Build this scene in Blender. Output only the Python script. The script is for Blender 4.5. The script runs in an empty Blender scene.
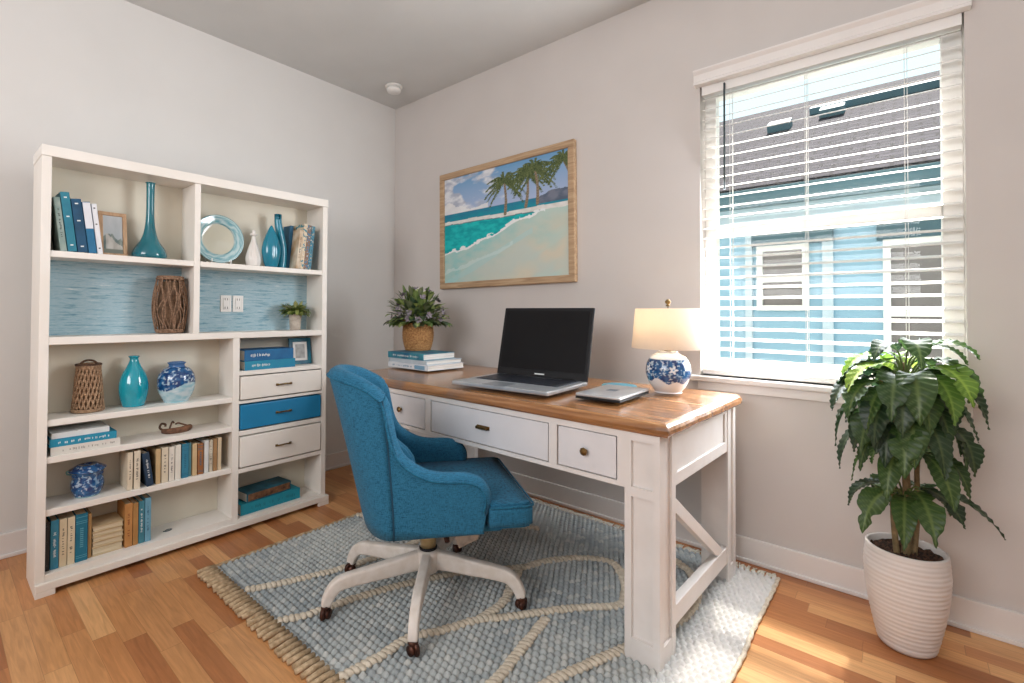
import bpy, bmesh, math, random
from mathutils import Vector, Matrix, noise
PI = math.pi
sc = bpy.context.scene
COL = sc.collection
rnd = random.Random(7)

# ------------------------------------------------------------------ helpers
def lin(c):
    return c / 12.92 if c <= 0.04045 else ((c + 0.055) / 1.055) ** 2.4
def hx(s, a=1.0):
    s = s.lstrip('#')
    return tuple(lin(int(s[i:i + 2], 16) / 255) for i in (0, 2, 4)) + (a,)

def node_mat(name):
    m = bpy.data.materials.new(name); m.use_nodes = True
    nt = m.node_tree
    return m, nt, nt.nodes['Principled BSDF']

def mat(name, col, rough=0.6, col2=None, scale=8.0, stretch=(1, 1, 1), bump=0.0, bscale=60.0, metal=0.0,
        spec=0.5, coat=0.0, detail=3.0, lo=0.35, hi=0.65):
    """procedural material: two tones mixed by noise in object space, optional noise bump"""
    m, nt, b = node_mat(name)
    b.inputs['Roughness'].default_value = rough
    b.inputs['Metallic'].default_value = metal
    b.inputs['Specular IOR Level'].default_value = spec
    b.inputs['Coat Weight'].default_value = coat
    c1 = hx(col) if isinstance(col, str) else col
    if col2 is None:
        c2 = tuple(x * 0.93 for x in c1[:3]) + (1,)
    else:
        c2 = hx(col2) if isinstance(col2, str) else col2
    tc = nt.nodes.new('ShaderNodeTexCoord'); mp = nt.nodes.new('ShaderNodeMapping')
    mp.inputs['Scale'].default_value = stretch
    nt.links.new(tc.outputs['Object'], mp.inputs['Vector'])
    nz = nt.nodes.new('ShaderNodeTexNoise'); nz.inputs['Scale'].default_value = scale
    nz.inputs['Detail'].default_value = detail
    nt.links.new(mp.outputs['Vector'], nz.inputs['Vector'])
    cr = nt.nodes.new('ShaderNodeValToRGB')
    cr.color_ramp.elements[0].position = lo; cr.color_ramp.elements[0].color = c1
    cr.color_ramp.elements[1].position = hi; cr.color_ramp.elements[1].color = c2
    nt.links.new(nz.outputs['Fac'], cr.inputs['Fac'])
    nt.links.new(cr.outputs['Color'], b.inputs['Base Color'])
    if bump > 0:
        n2 = nt.nodes.new('ShaderNodeTexNoise'); n2.inputs['Scale'].default_value = bscale
        nt.links.new(mp.outputs['Vector'], n2.inputs['Vector'])
        bp = nt.nodes.new('ShaderNodeBump'); bp.inputs['Strength'].default_value = bump
        bp.inputs['Distance'].default_value = 0.004
        nt.links.new(n2.outputs['Fac'], bp.inputs['Height']); nt.links.new(bp.outputs['Normal'], b.inputs['Normal'])
    return m

def vmat(name, rough=0.7, spec=0.4, coat=0.0, bump=0.0, bscale=200, sss=0.0, trans=False):
    """surface whose own pattern is held in the colour attribute Col"""
    m, nt, b = node_mat(name)
    at = nt.nodes.new('ShaderNodeAttribute'); at.attribute_name = 'Col'
    nt.links.new(at.outputs['Color'], b.inputs['Base Color'])
    b.inputs['Roughness'].default_value = rough; b.inputs['Specular IOR Level'].default_value = spec
    b.inputs['Coat Weight'].default_value = coat
    if bump > 0:
        tc = nt.nodes.new('ShaderNodeTexCoord')
        n2 = nt.nodes.new('ShaderNodeTexNoise'); n2.inputs['Scale'].default_value = bscale
        nt.links.new(tc.outputs['Object'], n2.inputs['Vector'])
        bp = nt.nodes.new('ShaderNodeBump'); bp.inputs['Strength'].default_value = bump
        bp.inputs['Distance'].default_value = 0.003
        nt.links.new(n2.outputs['Fac'], bp.inputs['Height']); nt.links.new(bp.outputs['Normal'], b.inputs['Normal'])
    if trans:
        out = nt.nodes['Material Output']
        tr = nt.nodes.new('ShaderNodeBsdfTranslucent'); nt.links.new(at.outputs['Color'], tr.inputs['Color'])
        mx = nt.nodes.new('ShaderNodeMixShader'); mx.inputs[0].default_value = 0.35
        nt.links.new(b.outputs[0], mx.inputs[1]); nt.links.new(tr.outputs[0], mx.inputs[2])
        nt.links.new(mx.outputs[0], out.inputs['Surface'])
    return m

def link(name, me, m=None, parent=None, smooth=False, loc=None, rot=None):
    o = bpy.data.objects.new(name, me); COL.objects.link(o)
    if m is not None: me.materials.append(m)
    if parent is not None: o.parent = parent
    if loc is not None: o.location = loc
    if rot is not None: o.rotation_euler = rot
    if smooth:
        for p in me.polygons: p.use_smooth = True
    return o

def ob(name, bm, m=None, parent=None, smooth=False, loc=None, rot=None):
    me = bpy.data.meshes.new(name)
    bmesh.ops.recalc_face_normals(bm, faces=bm.faces[:])
    bm.to_mesh(me); bm.free()
    return link(name, me, m, parent, smooth, loc, rot)

def tag(o, label, cat, group=None):
    o['label'] = label; o['category'] = cat
    if group: o['group'] = group
    return o
def thing(name, label, cat, loc=(0, 0, 0), rz=0.0, group=None):
    o = bpy.data.objects.new(name, None); COL.objects.link(o)
    o.location = loc; o.rotation_euler = (0, 0, rz); o.empty_display_size = 0.05
    return tag(o, label, cat, group)
def struct(o):
    o['kind'] = 'structure'; return o

def box(bm, x0, x1, y0, y1, z0, z1, bev=0.0, seg=2, mtx=None):
    vs = [bm.verts.new((x, y, z)) for x in (x0, x1) for y in (y0, y1) for z in (z0, z1)]
    f = [(0, 1, 3, 2), (4, 6, 7, 5), (0, 4, 5, 1), (2, 3, 7, 6), (0, 2, 6, 4), (1, 5, 7, 3)]
    fs = [bm.faces.new([vs[i] for i in q]) for q in f]
    geo = vs
    if bev > 0:
        es = list({e for fc in fs for e in fc.edges})
        r = bmesh.ops.bevel(bm, geom=es, offset=bev, segments=seg, affect='EDGES', profile=0.6)
        geo = list({v for fc in r['faces'] for v in fc.verts} | {v for v in vs if v.is_valid})
    if mtx is not None:
        bmesh.ops.transform(bm, matrix=mtx, verts=[v for v in geo if v.is_valid])
    return geo
def bx(*a, **k):
    bm = bmesh.new(); box(bm, *a, **k); return bm

def lathe(bm, prof, n=32, cx=0, cy=0, fn=None, closed=True):
    """prof: list of (r, z). fn(r, z, ang) -> r"""
    rings = []
    for r, z in prof:
        if r < 1e-5:
            rings.append([bm.verts.new((cx, cy, z))])
        else:
            ring = []
            for i in range(n):
                a = 2 * PI * i / n
                rr = fn(r, z, a) if fn else r
                ring.append(bm.verts.new((cx + rr * math.cos(a), cy + rr * math.sin(a), z)))
            rings.append(ring)
    for a, b in zip(rings, rings[1:]):
        if len(a) == 1 and len(b) == 1: continue
        for i in range(n):
            j = (i + 1) % n
            if len(a) == 1: bm.faces.new((a[0], b[i], b[j]))
            elif len(b) == 1: bm.faces.new((a[i], a[j], b[0]))
            else: bm.faces.new((a[i], a[j], b[j], b[i]))
    return rings

def smooth_prof(pts, k=6):
    """Catmull-Rom through (r,z) points"""
    out = []
    P = [pts[0]] + list(pts) + [pts[-1]]
    for i in range(1, len(P) - 2):
        for s in range(k):
            t = s / k; v = []
            for c in range(len(pts[0])):
                p0, p1, p2, p3 = P[i - 1][c], P[i][c], P[i + 1][c], P[i + 2][c]
                v.append(0.5 * (2 * p1 + (p2 - p0) * t + (2 * p0 - 5 * p1 + 4 * p2 - p3) * t * t + (3 * p1 - p0 - 3 * p2 + p3) * t ** 3))
            out.append(tuple(v))
    out.append(tuple(pts[-1])); return out

def tube(bm, pts, r, n=8, cap=True, flat=None):
    """r: radius or list; flat: (w, h) half sizes list for a rectangular-ish section"""
    pts = [Vector(p) for p in pts]; N = len(pts); rings = []
    prev = None
    for i, p in enumerate(pts):
        t = (pts[min(i + 1, N - 1)] - pts[max(i - 1, 0)])
        if t.length < 1e-9: t = Vector((0, 0, 1))
        t.normalize()
        if prev is None:
            up = Vector((0, 0, 1)) if abs(t.z) < 0.9 else Vector((1, 0, 0))
            a = t.cross(up).normalized()
        else:
            a = (prev - t * prev.dot(t)).normalized()
        prev = a; b = t.cross(a).normalized()
        rr = r[i] if isinstance(r, (list, tuple)) else r
        ring = []
        for k in range(n):
            th = 2 * PI * (k + .5) / n
            ca, sa = math.cos(th), math.sin(th)
            if flat:
                w, h = flat[i] if isinstance(flat[0], (list, tuple)) else flat
                e = 0.35
                ca = math.copysign(abs(ca) ** e, ca); sa = math.copysign(abs(sa) ** e, sa)
                ring.append(bm.verts.new(p + a * ca * w + b * sa * h))
            else:
                ring.append(bm.verts.new(p + a * ca * rr + b * sa * rr))
        rings.append(ring)
    for A, B in zip(rings, rings[1:]):
        for k in range(n):
            j = (k + 1) % n
            bm.faces.new((A[k], A[j], B[j], B[k]))
    if cap:
        bm.faces.new(rings[0][::-1]); bm.faces.new(rings[-1])
    return rings

def prism(bm, poly, z0, z1):
    """extrude polygon (x,y) between z0 and z1"""
    a = [bm.verts.new((x, y, z0)) for x, y in poly]; b = [bm.verts.new((x, y, z1)) for x, y in poly]
    bm.faces.new(a[::-1]); bm.faces.new(b)
    n = len(poly)
    for i in range(n):
        j = (i + 1) % n; bm.faces.new((a[i], a[j], b[j], b[i]))
    return a + b

def setcol(me, fn):
    """colour attribute from a function of the vertex position (object space)"""
    at = me.color_attributes.new(name='Col', type='FLOAT_COLOR', domain='POINT')
    for i, v in enumerate(me.vertices):
        c = fn(v.co); at.data[i].color = (c[0], c[1], c[2], 1)
def mix(a, b, t):
    t = max(0.0, min(1.0, t)); return tuple(a[i] * (1 - t) + b[i] * t for i in range(3))
def nz(x, y, z=0.0, s=1.0, o=3):
    return noise.fractal(Vector((x * s, y * s, z * s)), 1.0, 2.0, o)
def frame_in(bm, x0, x1, z0, z1, w, y0, y1, bev=0.0):
    """rectangular border lying in the XZ plane"""
    box(bm, x0, x1, y0, y1, z1 - w, z1, bev); box(bm, x0, x1, y0, y1, z0, z0 + w, bev)
    box(bm, x0, x0 + w, y0, y1, z0 + w, z1 - w, bev); box(bm, x1 - w, x1, y0, y1, z0 + w, z1 - w, bev)

# ------------------------------------------------------------------ materials
M = {}
M['wall'] = mat('wall_paint', '#dcdad7', 0.85, '#d9d7d4', 3, bump=0.04, bscale=220)
M['wall_w'] = mat('wall_paint_warm', '#cfc9c5', 0.85, '#ccc6c2', 3, bump=0.04, bscale=220)
M['ceil'] = mat('ceiling_paint', '#cfcfcd', 0.9, '#cbcbc9', 3, bump=0.15, bscale=120)
M['trim'] = mat('trim_paint', '#e6e2df', 0.4, '#e1dcd9', 4)
M['shelfw'] = mat('bookcase_paint', '#ebe6df', 0.45, '#e7e1d8', 5)
M['shelfback'] = mat('bookcase_back', '#dcd6c6', 0.6, '#d8d1bf', 5)
M['deskw'] = mat('desk_paint', '#e2ddd9', 0.42, '#dcd6d1', 9)
M['drawerw'] = mat('desk_drawer_paint', '#dcdadb', 0.42, '#d6d4d5', 9)
M['dark'] = mat('dark_gap', '#2a2523', 0.8)
M['brass'] = mat('aged_brass', '#8a6f45', 0.35, '#5f4a2c', 90, metal=0.9)
M['bronze'] = mat('caster_bronze', '#5a3628', 0.4, '#38211a', 60, metal=0.6)
M['gold'] = mat('column_gold', '#cdb68a', 0.3, '#bda477', 20, metal=0.6)
M['steel'] = mat('steel', '#a9a9a6', 0.3, '#8d8d8a', 40, metal=0.9)
M['black'] = mat('black_plastic', '#101013', 0.5, '#141418', 30, spec=.3)
M['blued'] = mat('blue_drawer', '#1b7fae', 0.4, '#1878a6', 6)
M['pages'] = mat('pages', '#ddd3bf', 0.8, '#c4b79c', 260, stretch=(.03, 1, .03), lo=.3, hi=.7)
M['pagesh'] = mat('pages_flat', '#dcd0b6', 0.8, '#bfae8c', 260, stretch=(.03, 1, .03), lo=.3, hi=.7)
M['whitep'] = mat('white_plastic', '#eceae6', 0.4)
M['vinyl'] = mat('blind_vinyl', '#f1f0ee', 0.4, '#edecea', 5)
M['cord'] = mat('cord', '#e8e8e6', 0.7)
M['mark_l'] = mat('mark_light', '#dfe3e2', 0.6)
M['mark_d'] = mat('mark_dark', '#33383f', 0.6)

# linen with a visible cross weave
def fabric_mat(name, c1, c2, s=420):
    m, nt, b = node_mat(name)
    b.inputs['Roughness'].default_value = 0.85; b.inputs['Specular IOR Level'].default_value = 0.25
    b.inputs['Sheen Weight'].default_value = 0.06
    tc = nt.nodes.new('ShaderNodeTexCoord'); hs = []
    for st in ((1, 1, .06), (.08, .08, 1.2)):
        mp = nt.nodes.new('ShaderNodeMapping'); mp.inputs['Scale'].default_value = st
        nt.links.new(tc.outputs['Object'], mp.inputs['Vector'])
        n = nt.nodes.new('ShaderNodeTexNoise'); n.inputs['Scale'].default_value = s; n.inputs['Detail'].default_value = 2
        nt.links.new(mp.outputs['Vector'], n.inputs['Vector']); hs.append(n)
    ad = nt.nodes.new('ShaderNodeMath'); ad.operation = 'ADD'
    nt.links.new(hs[0].outputs['Fac'], ad.inputs[0]); nt.links.new(hs[1].outputs['Fac'], ad.inputs[1])
    cr = nt.nodes.new('ShaderNodeValToRGB')
    cr.color_ramp.elements[0].position = 0.82; cr.color_ramp.elements[0].color = hx(c1)
    cr.color_ramp.elements[1].position = 1.18; cr.color_ramp.elements[1].color = hx(c2)
    nt.links.new(ad.outputs[0], cr.inputs['Fac']); nt.links.new(cr.outputs['Color'], b.inputs['Base Color'])
    bp = nt.nodes.new('ShaderNodeBump'); bp.inputs['Strength'].default_value = 0.35; bp.inputs['Distance'].default_value = 0.002
    nt.links.new(ad.outputs[0], bp.inputs['Height']); nt.links.new(bp.outputs['Normal'], b.inputs['Normal'])
    return m
M['fabric'] = fabric_mat('teal_linen', '#0d415e', '#2a6d8d', 900)
M['piping'] = fabric_mat('teal_piping', '#0f4a66', '#1f6583', 300)
M['shade'] = None

# strip oak flooring: boards run along X, three tones
def floor_mat():
    m, nt, b = node_mat('oak_strip_floor')
    N = nt.nodes.new; L = nt.links.new
    tc = N('ShaderNodeTexCoord'); sp = N('ShaderNodeSeparateXYZ'); L(tc.outputs['Object'], sp.inputs[0])
    def mth(op, a, bb=None):
        n = N('ShaderNodeMath'); n.operation = op
        for i, v in enumerate((a, bb)):
            if v is None: continue
            if isinstance(v, (int, float)): n.inputs[i].default_value = v
            else: L(v, n.inputs[i])
        return n.outputs[0]
    W = 0.066
    yy = mth('DIVIDE', sp.outputs['Y'], W); row = mth('FLOOR', yy); fy = mth('FRACT', yy)
    wn = N('ShaderNodeTexWhiteNoise'); wn.noise_dimensions = '1D'; L(row, wn.inputs['W'])
    xs = mth('ADD', mth('DIVIDE', sp.outputs['X'], 0.46), mth('MULTIPLY', wn.outputs['Value'], 7.3))
    colm = mth('FLOOR', xs); fx = mth('FRACT', xs)
    w2 = N('ShaderNodeTexWhiteNoise'); w2.noise_dimensions = '2D'
    cv = N('ShaderNodeCombineXYZ'); L(row, cv.inputs[0]); L(colm, cv.inputs[1]); L(cv.outputs[0], w2.inputs['Vector'])
    tone = N('ShaderNodeValToRGB'); e = tone.color_ramp.elements
    e[0].position = 0.0; e[0].color = hx('#a3683f'); e[1].position = 1.0; e[1].color = hx('#e0ad78')
    for pos, c in ((0.28, '#b27547'), (0.5, '#c38755'), (0.75, '#cf9864')):
        q = tone.color_ramp.elements.new(pos); q.color = hx(c)
    L(w2.outputs['Value'], tone.inputs['Fac'])
    # grain
    off = N('ShaderNodeVectorMath'); off.operation = 'MULTIPLY_ADD'
    L(w2.outputs['Color'], off.inputs[0]); off.inputs[1].default_value = (9, 9, 9); L(tc.outputs['Object'], off.inputs[2])
    mp = N('ShaderNodeMapping'); mp.inputs['Scale'].default_value = (2.5, 34, 1); L(off.outputs[0], mp.inputs['Vector'])
    g = N('ShaderNodeTexNoise'); g.inputs['Scale'].default_value = 2.2; g.inputs['Detail'].default_value = 6; g.inputs['Distortion'].default_value = 1.2
    L(mp.outputs[0], g.inputs['Vector'])
    gr = N('ShaderNodeValToRGB'); gr.color_ramp.elements[0].position = .3; gr.color_ramp.elements[0].color = (.80, .76, .70, 1)
    gr.color_ramp.elements[1].position = .7; gr.color_ramp.elements[1].color = (1.08, 1.05, 1.02, 1); L(g.outputs['Fac'], gr.inputs['Fac'])
    mu = N('ShaderNodeMix'); mu.data_type = 'RGBA'; mu.blend_type = 'MULTIPLY'; mu.inputs[0].default_value = 1
    L(tone.outputs['Color'], mu.inputs[6]); L(gr.outputs['Color'], mu.inputs[7])
    # hairline seams
    s1 = mth('LESS_THAN', fy, 0.018); s2 = mth('LESS_THAN', fx, 0.004); sm = mth('MAXIMUM', s1, s2)
    m2 = N('ShaderNodeMix'); m2.data_type = 'RGBA'; L(mth('MULTIPLY', sm, .45), m2.inputs[0]); L(mu.outputs[2], m2.inputs[6]); m2.inputs[7].default_value = hx('#6b4424')
    L(m2.outputs[2], b.inputs['Base Color'])
    b.inputs['Roughness'].default_value = 0.34; b.inputs['Specular IOR Level'].default_value = 0.45
    bp = N('ShaderNodeBump'); bp.inputs['Strength'].default_value = 0.08; bp.inputs['Distance'].default_value = .002
    L(g.outputs['Fac'], bp.inputs['Height']); L(bp.outputs[0], b.inputs['Normal'])
    return m
M['floor'] = floor_mat()

def wood_mat(name, c1, c2, c3, axis=0, rough=0.3, scale=3.0, coat=0.3, worn=None):
    m, nt, b = node_mat(name); N = nt.nodes.new; L = nt.links.new
    tc = N('ShaderNodeTexCoord'); mp = N('ShaderNodeMapping')
    s = [14, 14, 14]; s[axis] = 1.0; mp.inputs['Scale'].default_value = s; L(tc.outputs['Object'], mp.inputs[0])
    g = N('ShaderNodeTexNoise'); g.inputs['Scale'].default_value = scale; g.inputs['Detail'].default_value = 7; g.inputs['Distortion'].default_value = 1.0
    L(mp.outputs[0], g.inputs['Vector'])
    r = N('ShaderNodeValToRGB'); r.color_ramp.elements[0].position = .28; r.color_ramp.elements[0].color = hx(c1)
    r.color_ramp.elements[1].position = .72; r.color_ramp.elements[1].color = hx(c3)
    q = r.color_ramp.elements.new(.5); q.color = hx(c2); L(g.outputs['Fac'], r.inputs['Fac'])
    out = r.outputs['Color']
    if worn:
        n = N('ShaderNodeTexNoise'); n.inputs['Scale'].default_value = 3.2; n.inputs['Detail'].default_value = 4; L(tc.outputs['Object'], n.inputs['Vector'])
        rr = N('ShaderNodeValToRGB'); rr.color_ramp.elements[0].position = .56; rr.color_ramp.elements[1].position = .72; L(n.outputs['Fac'], rr.inputs['Fac'])
        mx = N('ShaderNodeMix'); mx.data_type = 'RGBA'; L(rr.outputs['Color'], mx.inputs[0]); L(out, mx.inputs[6]); mx.inputs[7].default_value = hx(worn); out = mx.outputs[2]
    L(out, b.inputs['Base Color']); b.inputs['Roughness'].default_value = rough; b.inputs['Coat Weight'].default_value = coat; b.inputs['Coat Roughness'].default_value = .25
    bp = N('ShaderNodeBump'); bp.inputs['Strength'].default_value = .15; bp.inputs['Distance'].default_value = .002; L(g.outputs['Fac'], bp.inputs['Height']); L(bp.outputs[0], b.inputs['Normal'])
    return m
M['desktop'] = wood_mat('desk_top_wood', '#6d4629', '#9a693f', '#b78658', 0, 0.25, 2.6, 0.4, '#7f6557')
M['framewood'] = wood_mat('picture_frame_wood', '#96785a', '#b29473', '#c6ab8a', 0, 0.6, 4, 0.0)
M['smallframe'] = wood_mat('photo_frame_wood', '#a58263', '#bd9a78', '#cba987', 2, 0.5, 4, 0.0)
M['wicker'] = mat('wicker', '#997a62', 0.8, '#6d503b', 120)
M['seagrass'] = mat('seagrass', '#bb8d5a', 0.85, '#80572f', 130, bump=.3, bscale=160)
M['rope'] = mat('rope', '#b09072', 0.85, '#82644a', 120, bump=.3, bscale=200)
M['jute'] = mat('jute_fringe', '#c9b08f', 0.9, '#9e8463', 50, bump=.5, bscale=200)

# ------------------------------------------------------------------ camera
cam = bpy.data.cameras.new('camera'); co = bpy.data.objects.new('camera', cam); COL.objects.link(co)
F_PX, YAW, PITCH, ROLL, PX, PY = 484.903, 0.7284, 0.0151, 0.0049, 471.045, 304.8132
Fv = Vector((-math.sin(YAW) * math.cos(PITCH), math.cos(YAW) * math.cos(PITCH), math.sin(PITCH)))
R0 = Vector((math.cos(YAW), math.sin(YAW), 0)); U0 = R0.cross(Fv)
Rv = R0 * math.cos(ROLL) + U0 * math.sin(ROLL); Uv = -R0 * math.sin(ROLL) + U0 * math.cos(ROLL)
mw = Matrix((Rv, Uv, -Fv)).transposed().to_4x4(); mw.translation = Vector((2.9677, -2.4236, 1.09))
co.matrix_world = mw
cam.sensor_width = 36; cam.lens = F_PX * 36 / 1024
cam.shift_x = (512 - PX) / 1024; cam.shift_y = -(341.5 - PY) / 1024
cam.clip_start = 0.05; sc.camera = co

# ------------------------------------------------------------------ room shell
H = 2.678; XR = 3.95; YB = -4.6
WX0, WX1, WZ0, WZ1 = 2.254, 3.134, 0.80, 2.165
struct(ob('floor', bx(-0.12, XR, YB, 0.12, -0.06, 0), M['floor']))
struct(ob('ceiling', bx(-0.12, XR, YB, 0.2, H, H + .1), M['ceil']))
struct(ob('wall_left', bx(-0.12, 0, YB, 0.2, 0, H), M['wall']))
struct(ob('wall_right', bx(XR, XR + .12, YB, 0.2, 0, H), M['wall_w']))
struct(ob('wall_back', bx(-.12, XR + .12, YB - .12, YB, 0, H), M['wall_w']))
bm = bmesh.new()
T = 0.16
box(bm, 0, WX0, 0, T, 0, H); box(bm, WX1, XR, 0, T, 0, H)
box(bm, WX0, WX1, 0, T, 0, WZ0); box(bm, WX0, WX1, 0, T, WZ1, H)
struct(ob('wall_window', bm, M['wall_w']))
# baseboards: flat board with a small shoe
def baseboard(name, x0, x1, y0, y1, alongx):
    bm = bmesh.new()
    if alongx:
        box(bm, x0, x1, -0.014, 0, 0, 0.105, 0.003); box(bm, x0, x1, -0.024, -0.012, 0, 0.016, .004)
    else:
        box(bm, 0, 0.014, y0, y1, 0, 0.105, 0.003); box(bm, 0.012, 0.024, y0, y1, 0, 0.016, .004)
    struct(ob(name, bm, M['trim']))
baseboard('baseboard_window', 0.0, XR, 0, 0, True)
baseboard('baseboard_left', 0, 0, YB, -0.02, False)
# window 1: frame, meeting rail, glass
bm = bmesh.new()
FY0, FY1 = 0.075, 0.135
box(bm, WX0, WX0 + .05, FY0, FY1, WZ0, WZ1, .004); box(bm, WX1 - .058, WX1, FY0, FY1, WZ0, WZ1, .004)
box(bm, WX0 + .05, WX1 - .058, FY0, FY1, WZ1 - .045, WZ1, .004); box(bm, WX0 + .05, WX1 - .058, FY0, FY1, WZ0, WZ0 + .06, .004)
box(bm, WX0 + .05, WX1 - .058, FY0 - .01, FY1, 1.452, 1.507, .004)
win = struct(ob('window_1', bm, M['whitep']))
g, nt, b = node_mat('window_glass')
tr = nt.nodes.new('ShaderNodeBsdfTransparent'); gl = nt.nodes.new('ShaderNodeBsdfGlossy'); gl.inputs['Roughness'].default_value = .02
mxs = nt.nodes.new('ShaderNodeMixShader'); mxs.inputs[0].default_value = .015
nt.links.new(tr.outputs[0], mxs.inputs[1]); nt.links.new(gl.outputs[0], mxs.inputs[2]); nt.links.new(mxs.outputs[0], nt.nodes['Material Output'].inputs['Surface'])
bm = bmesh.new(); box(bm, WX0 + .05, WX1 - .058, .104, .108, WZ0 + .06, 1.452); box(bm, WX0 + .05, WX1 - .058, .094, .098, 1.507, WZ1 - .045)
ob('window_pane', bm, g, win)
# sill and apron
bm = bmesh.new(); box(bm, 2.215, 3.175, -0.035, 0.075, 0.775, 0.80, .006); box(bm, 2.245, 3.145, -0.016, 0, 0.735, 0.775, .004)
struct(ob('trim_1', bm, M['trim']))

# ------------------------------------------------------------------ blind
bl = thing('window_blind', 'white horizontal slat blind hanging open in the window', 'blind', (0, 0, 2.155))
bm = bmesh.new()
prof = [(-.040, 2.160), (-.040, 2.170), (-.036, 2.175), (-.038, 2.205), (-.048, 2.220), (-.048, 2.227), (.0, 2.227), (.0, 2.160)]
for (x0, x1) in ((2.236, 3.150),):
    a = [bm.verts.new((x0, y, z - 2.155)) for y, z in prof]; c = [bm.verts.new((x1, y, z - 2.155)) for y, z in prof]
    bm.faces.new(a); bm.faces.new(c[::-1])
    for i in range(len(prof)):
        j = (i + 1) % len(prof); bm.faces.new((a[i], c[i], c[j], a[j]))
ob('valance', bm, M['trim'], bl)
ob('head_rail', bx(WX0 + .006, WX1 - .006, 0.004, .05, -0.035, .008), M['vinyl'], bl)
slat_bm = bmesh.new()
nS = 27; pitch = 0.0472; tilt = math.radians(23)
for i in range(nS):
    z = -0.05 - i * pitch
    m4 = Matrix.Translation((0, 0.028, z)) @ Matrix.Rotation(tilt, 4, 'X')
    # slightly crowned slat
    x0, x1 = WX0 + .008, WX1 - .008
    rows = []
    for k in range(5):
        t = k / 4 * 2 - 1
        yy = t * .0132; zz = -.0013 * t * t
        rows.append([m4 @ Vector((x, yy, zz + dz)) for x in (x0, x1) for dz in (0.0012, -0.0012)])
    vr = [[slat_bm.verts.new(v) for v in r_] for r_ in rows]
    for a, c in zip(vr, vr[1:]):
        slat_bm.faces.new((a[0], a[2], c[2], c[0])); slat_bm.faces.new((a[1], c[1], c[3], a[3]))
        slat_bm.faces.new((a[0], c[0], c[1], a[1])); slat_bm.faces.new((a[2], a[3], c[3], c[2]))
    slat_bm.faces.new((vr[0][0], vr[0][1], vr[0][3], vr[0][2])); slat_bm.faces.new((vr[-1][0], vr[-1][2], vr[-1][3], vr[-1][1]))
ob('slats', slat_bm, M['vinyl'], bl)
ob('bottom_rail', bx(WX0 + .008, WX1 - .008, .006, .05, -1.345, -1.325, .004), M['vinyl'], bl)
for xc in (2.38, 2.665, 2.975):
    bm = bmesh.new()
    for yy in (.006, .050):
        tube(bm, [(xc, yy, -.03), (xc, yy, -1.33)], .0011, 5)
    tube(bm, [(xc + .008, .028, -.03), (xc + .008, .028, -1.33)], .0011, 5)
    ob('ladder_cord', bm, M['cord'], bl)
bm = bmesh.new(); tube(bm, [(2.362, -.012, -.01), (2.362, -.014, -.50)], .0042, 8)
tube(bm, [(2.362, .01, -.01), (2.362, -.012, -.012)], .002, 6)
w = ob('tilt_wand', bm, mat('wand_dark', '#3b4a50', .3), bl, True); w['label'] = 'dark tilt wand'

# ------------------------------------------------------------------ outside: neighbour's house
nb = thing('neighbor_house', 'blue neighbouring house with grey shingle roof seen through the blind', 'house', (1.5, 3.0, -0.5))
def P(name, bm, m, par=nb, **k):
    o = ob(name, bm, m, None, **k); o.parent = par; o.matrix_parent_inverse = Matrix.Translation(par.location).inverted() if par is nb else Matrix()
    return o
M['hblue'] = mat('house_siding', '#97bccf', 0.8, '#8fb4c8', 1.2, stretch=(1, 1, 1))
M['hlight'] = mat('house_trim', '#c3d3dd', 0.8)
M['hdark'] = mat('house_fascia', '#4b6a74', 0.6, '#41606a', 2)
M['hglass'] = mat('house_window_glass', '#77716f', 0.3, '#6b6664', 1.5)
def shingle_mat():
    m, nt, b = node_mat('roof_shingles'); N = nt.nodes.new; L = nt.links.new
    tc = N('ShaderNodeTexCoord'); br = N('ShaderNodeTexBrick'); mp = N('ShaderNodeMapping')
    mp.inputs['Scale'].default_value = (3.2, 3.2, 3.2); mp.inputs['Rotation'].default_value = (0, 0, 0)
    L(tc.outputs['Object'], mp.inputs[0]); L(mp.outputs[0], br.inputs['Vector'])
    br.inputs['Color1'].default_value = hx('#34323a'); br.inputs['Color2'].default_value = hx('#3f3c45'); br.inputs['Mortar'].default_value = hx('#27252a')
    br.inputs['Scale'].default_value = 1.0; br.inputs['Mortar Size'].default_value = .045; br.inputs['Brick Width'].default_value = .6; br.inputs['Row Height'].default_value = .32
    n = N('ShaderNodeTexNoise'); n.inputs['Scale'].default_value = 30; L(tc.outputs['Object'], n.inputs['Vector'])
    mx = N('ShaderNodeMix'); mx.data_type = 'RGBA'; mx.blend_type = 'MULTIPLY'; mx.inputs[0].default_value = .5; L(br.outputs['Color'], mx.inputs[6]); L(n.outputs['Fac'], mx.inputs[7])
    L(mx.outputs[2], b.inputs['Base Color']); b.inputs['Roughness'].default_value = .95; b.inputs['Specular IOR Level'].default_value = .1; return m
M['shingle'] = shingle_mat()
P('wall', bx(-1.5, 5.5, 3.0, 3.2, -.5, 2.12), M['hblue'])
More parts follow.
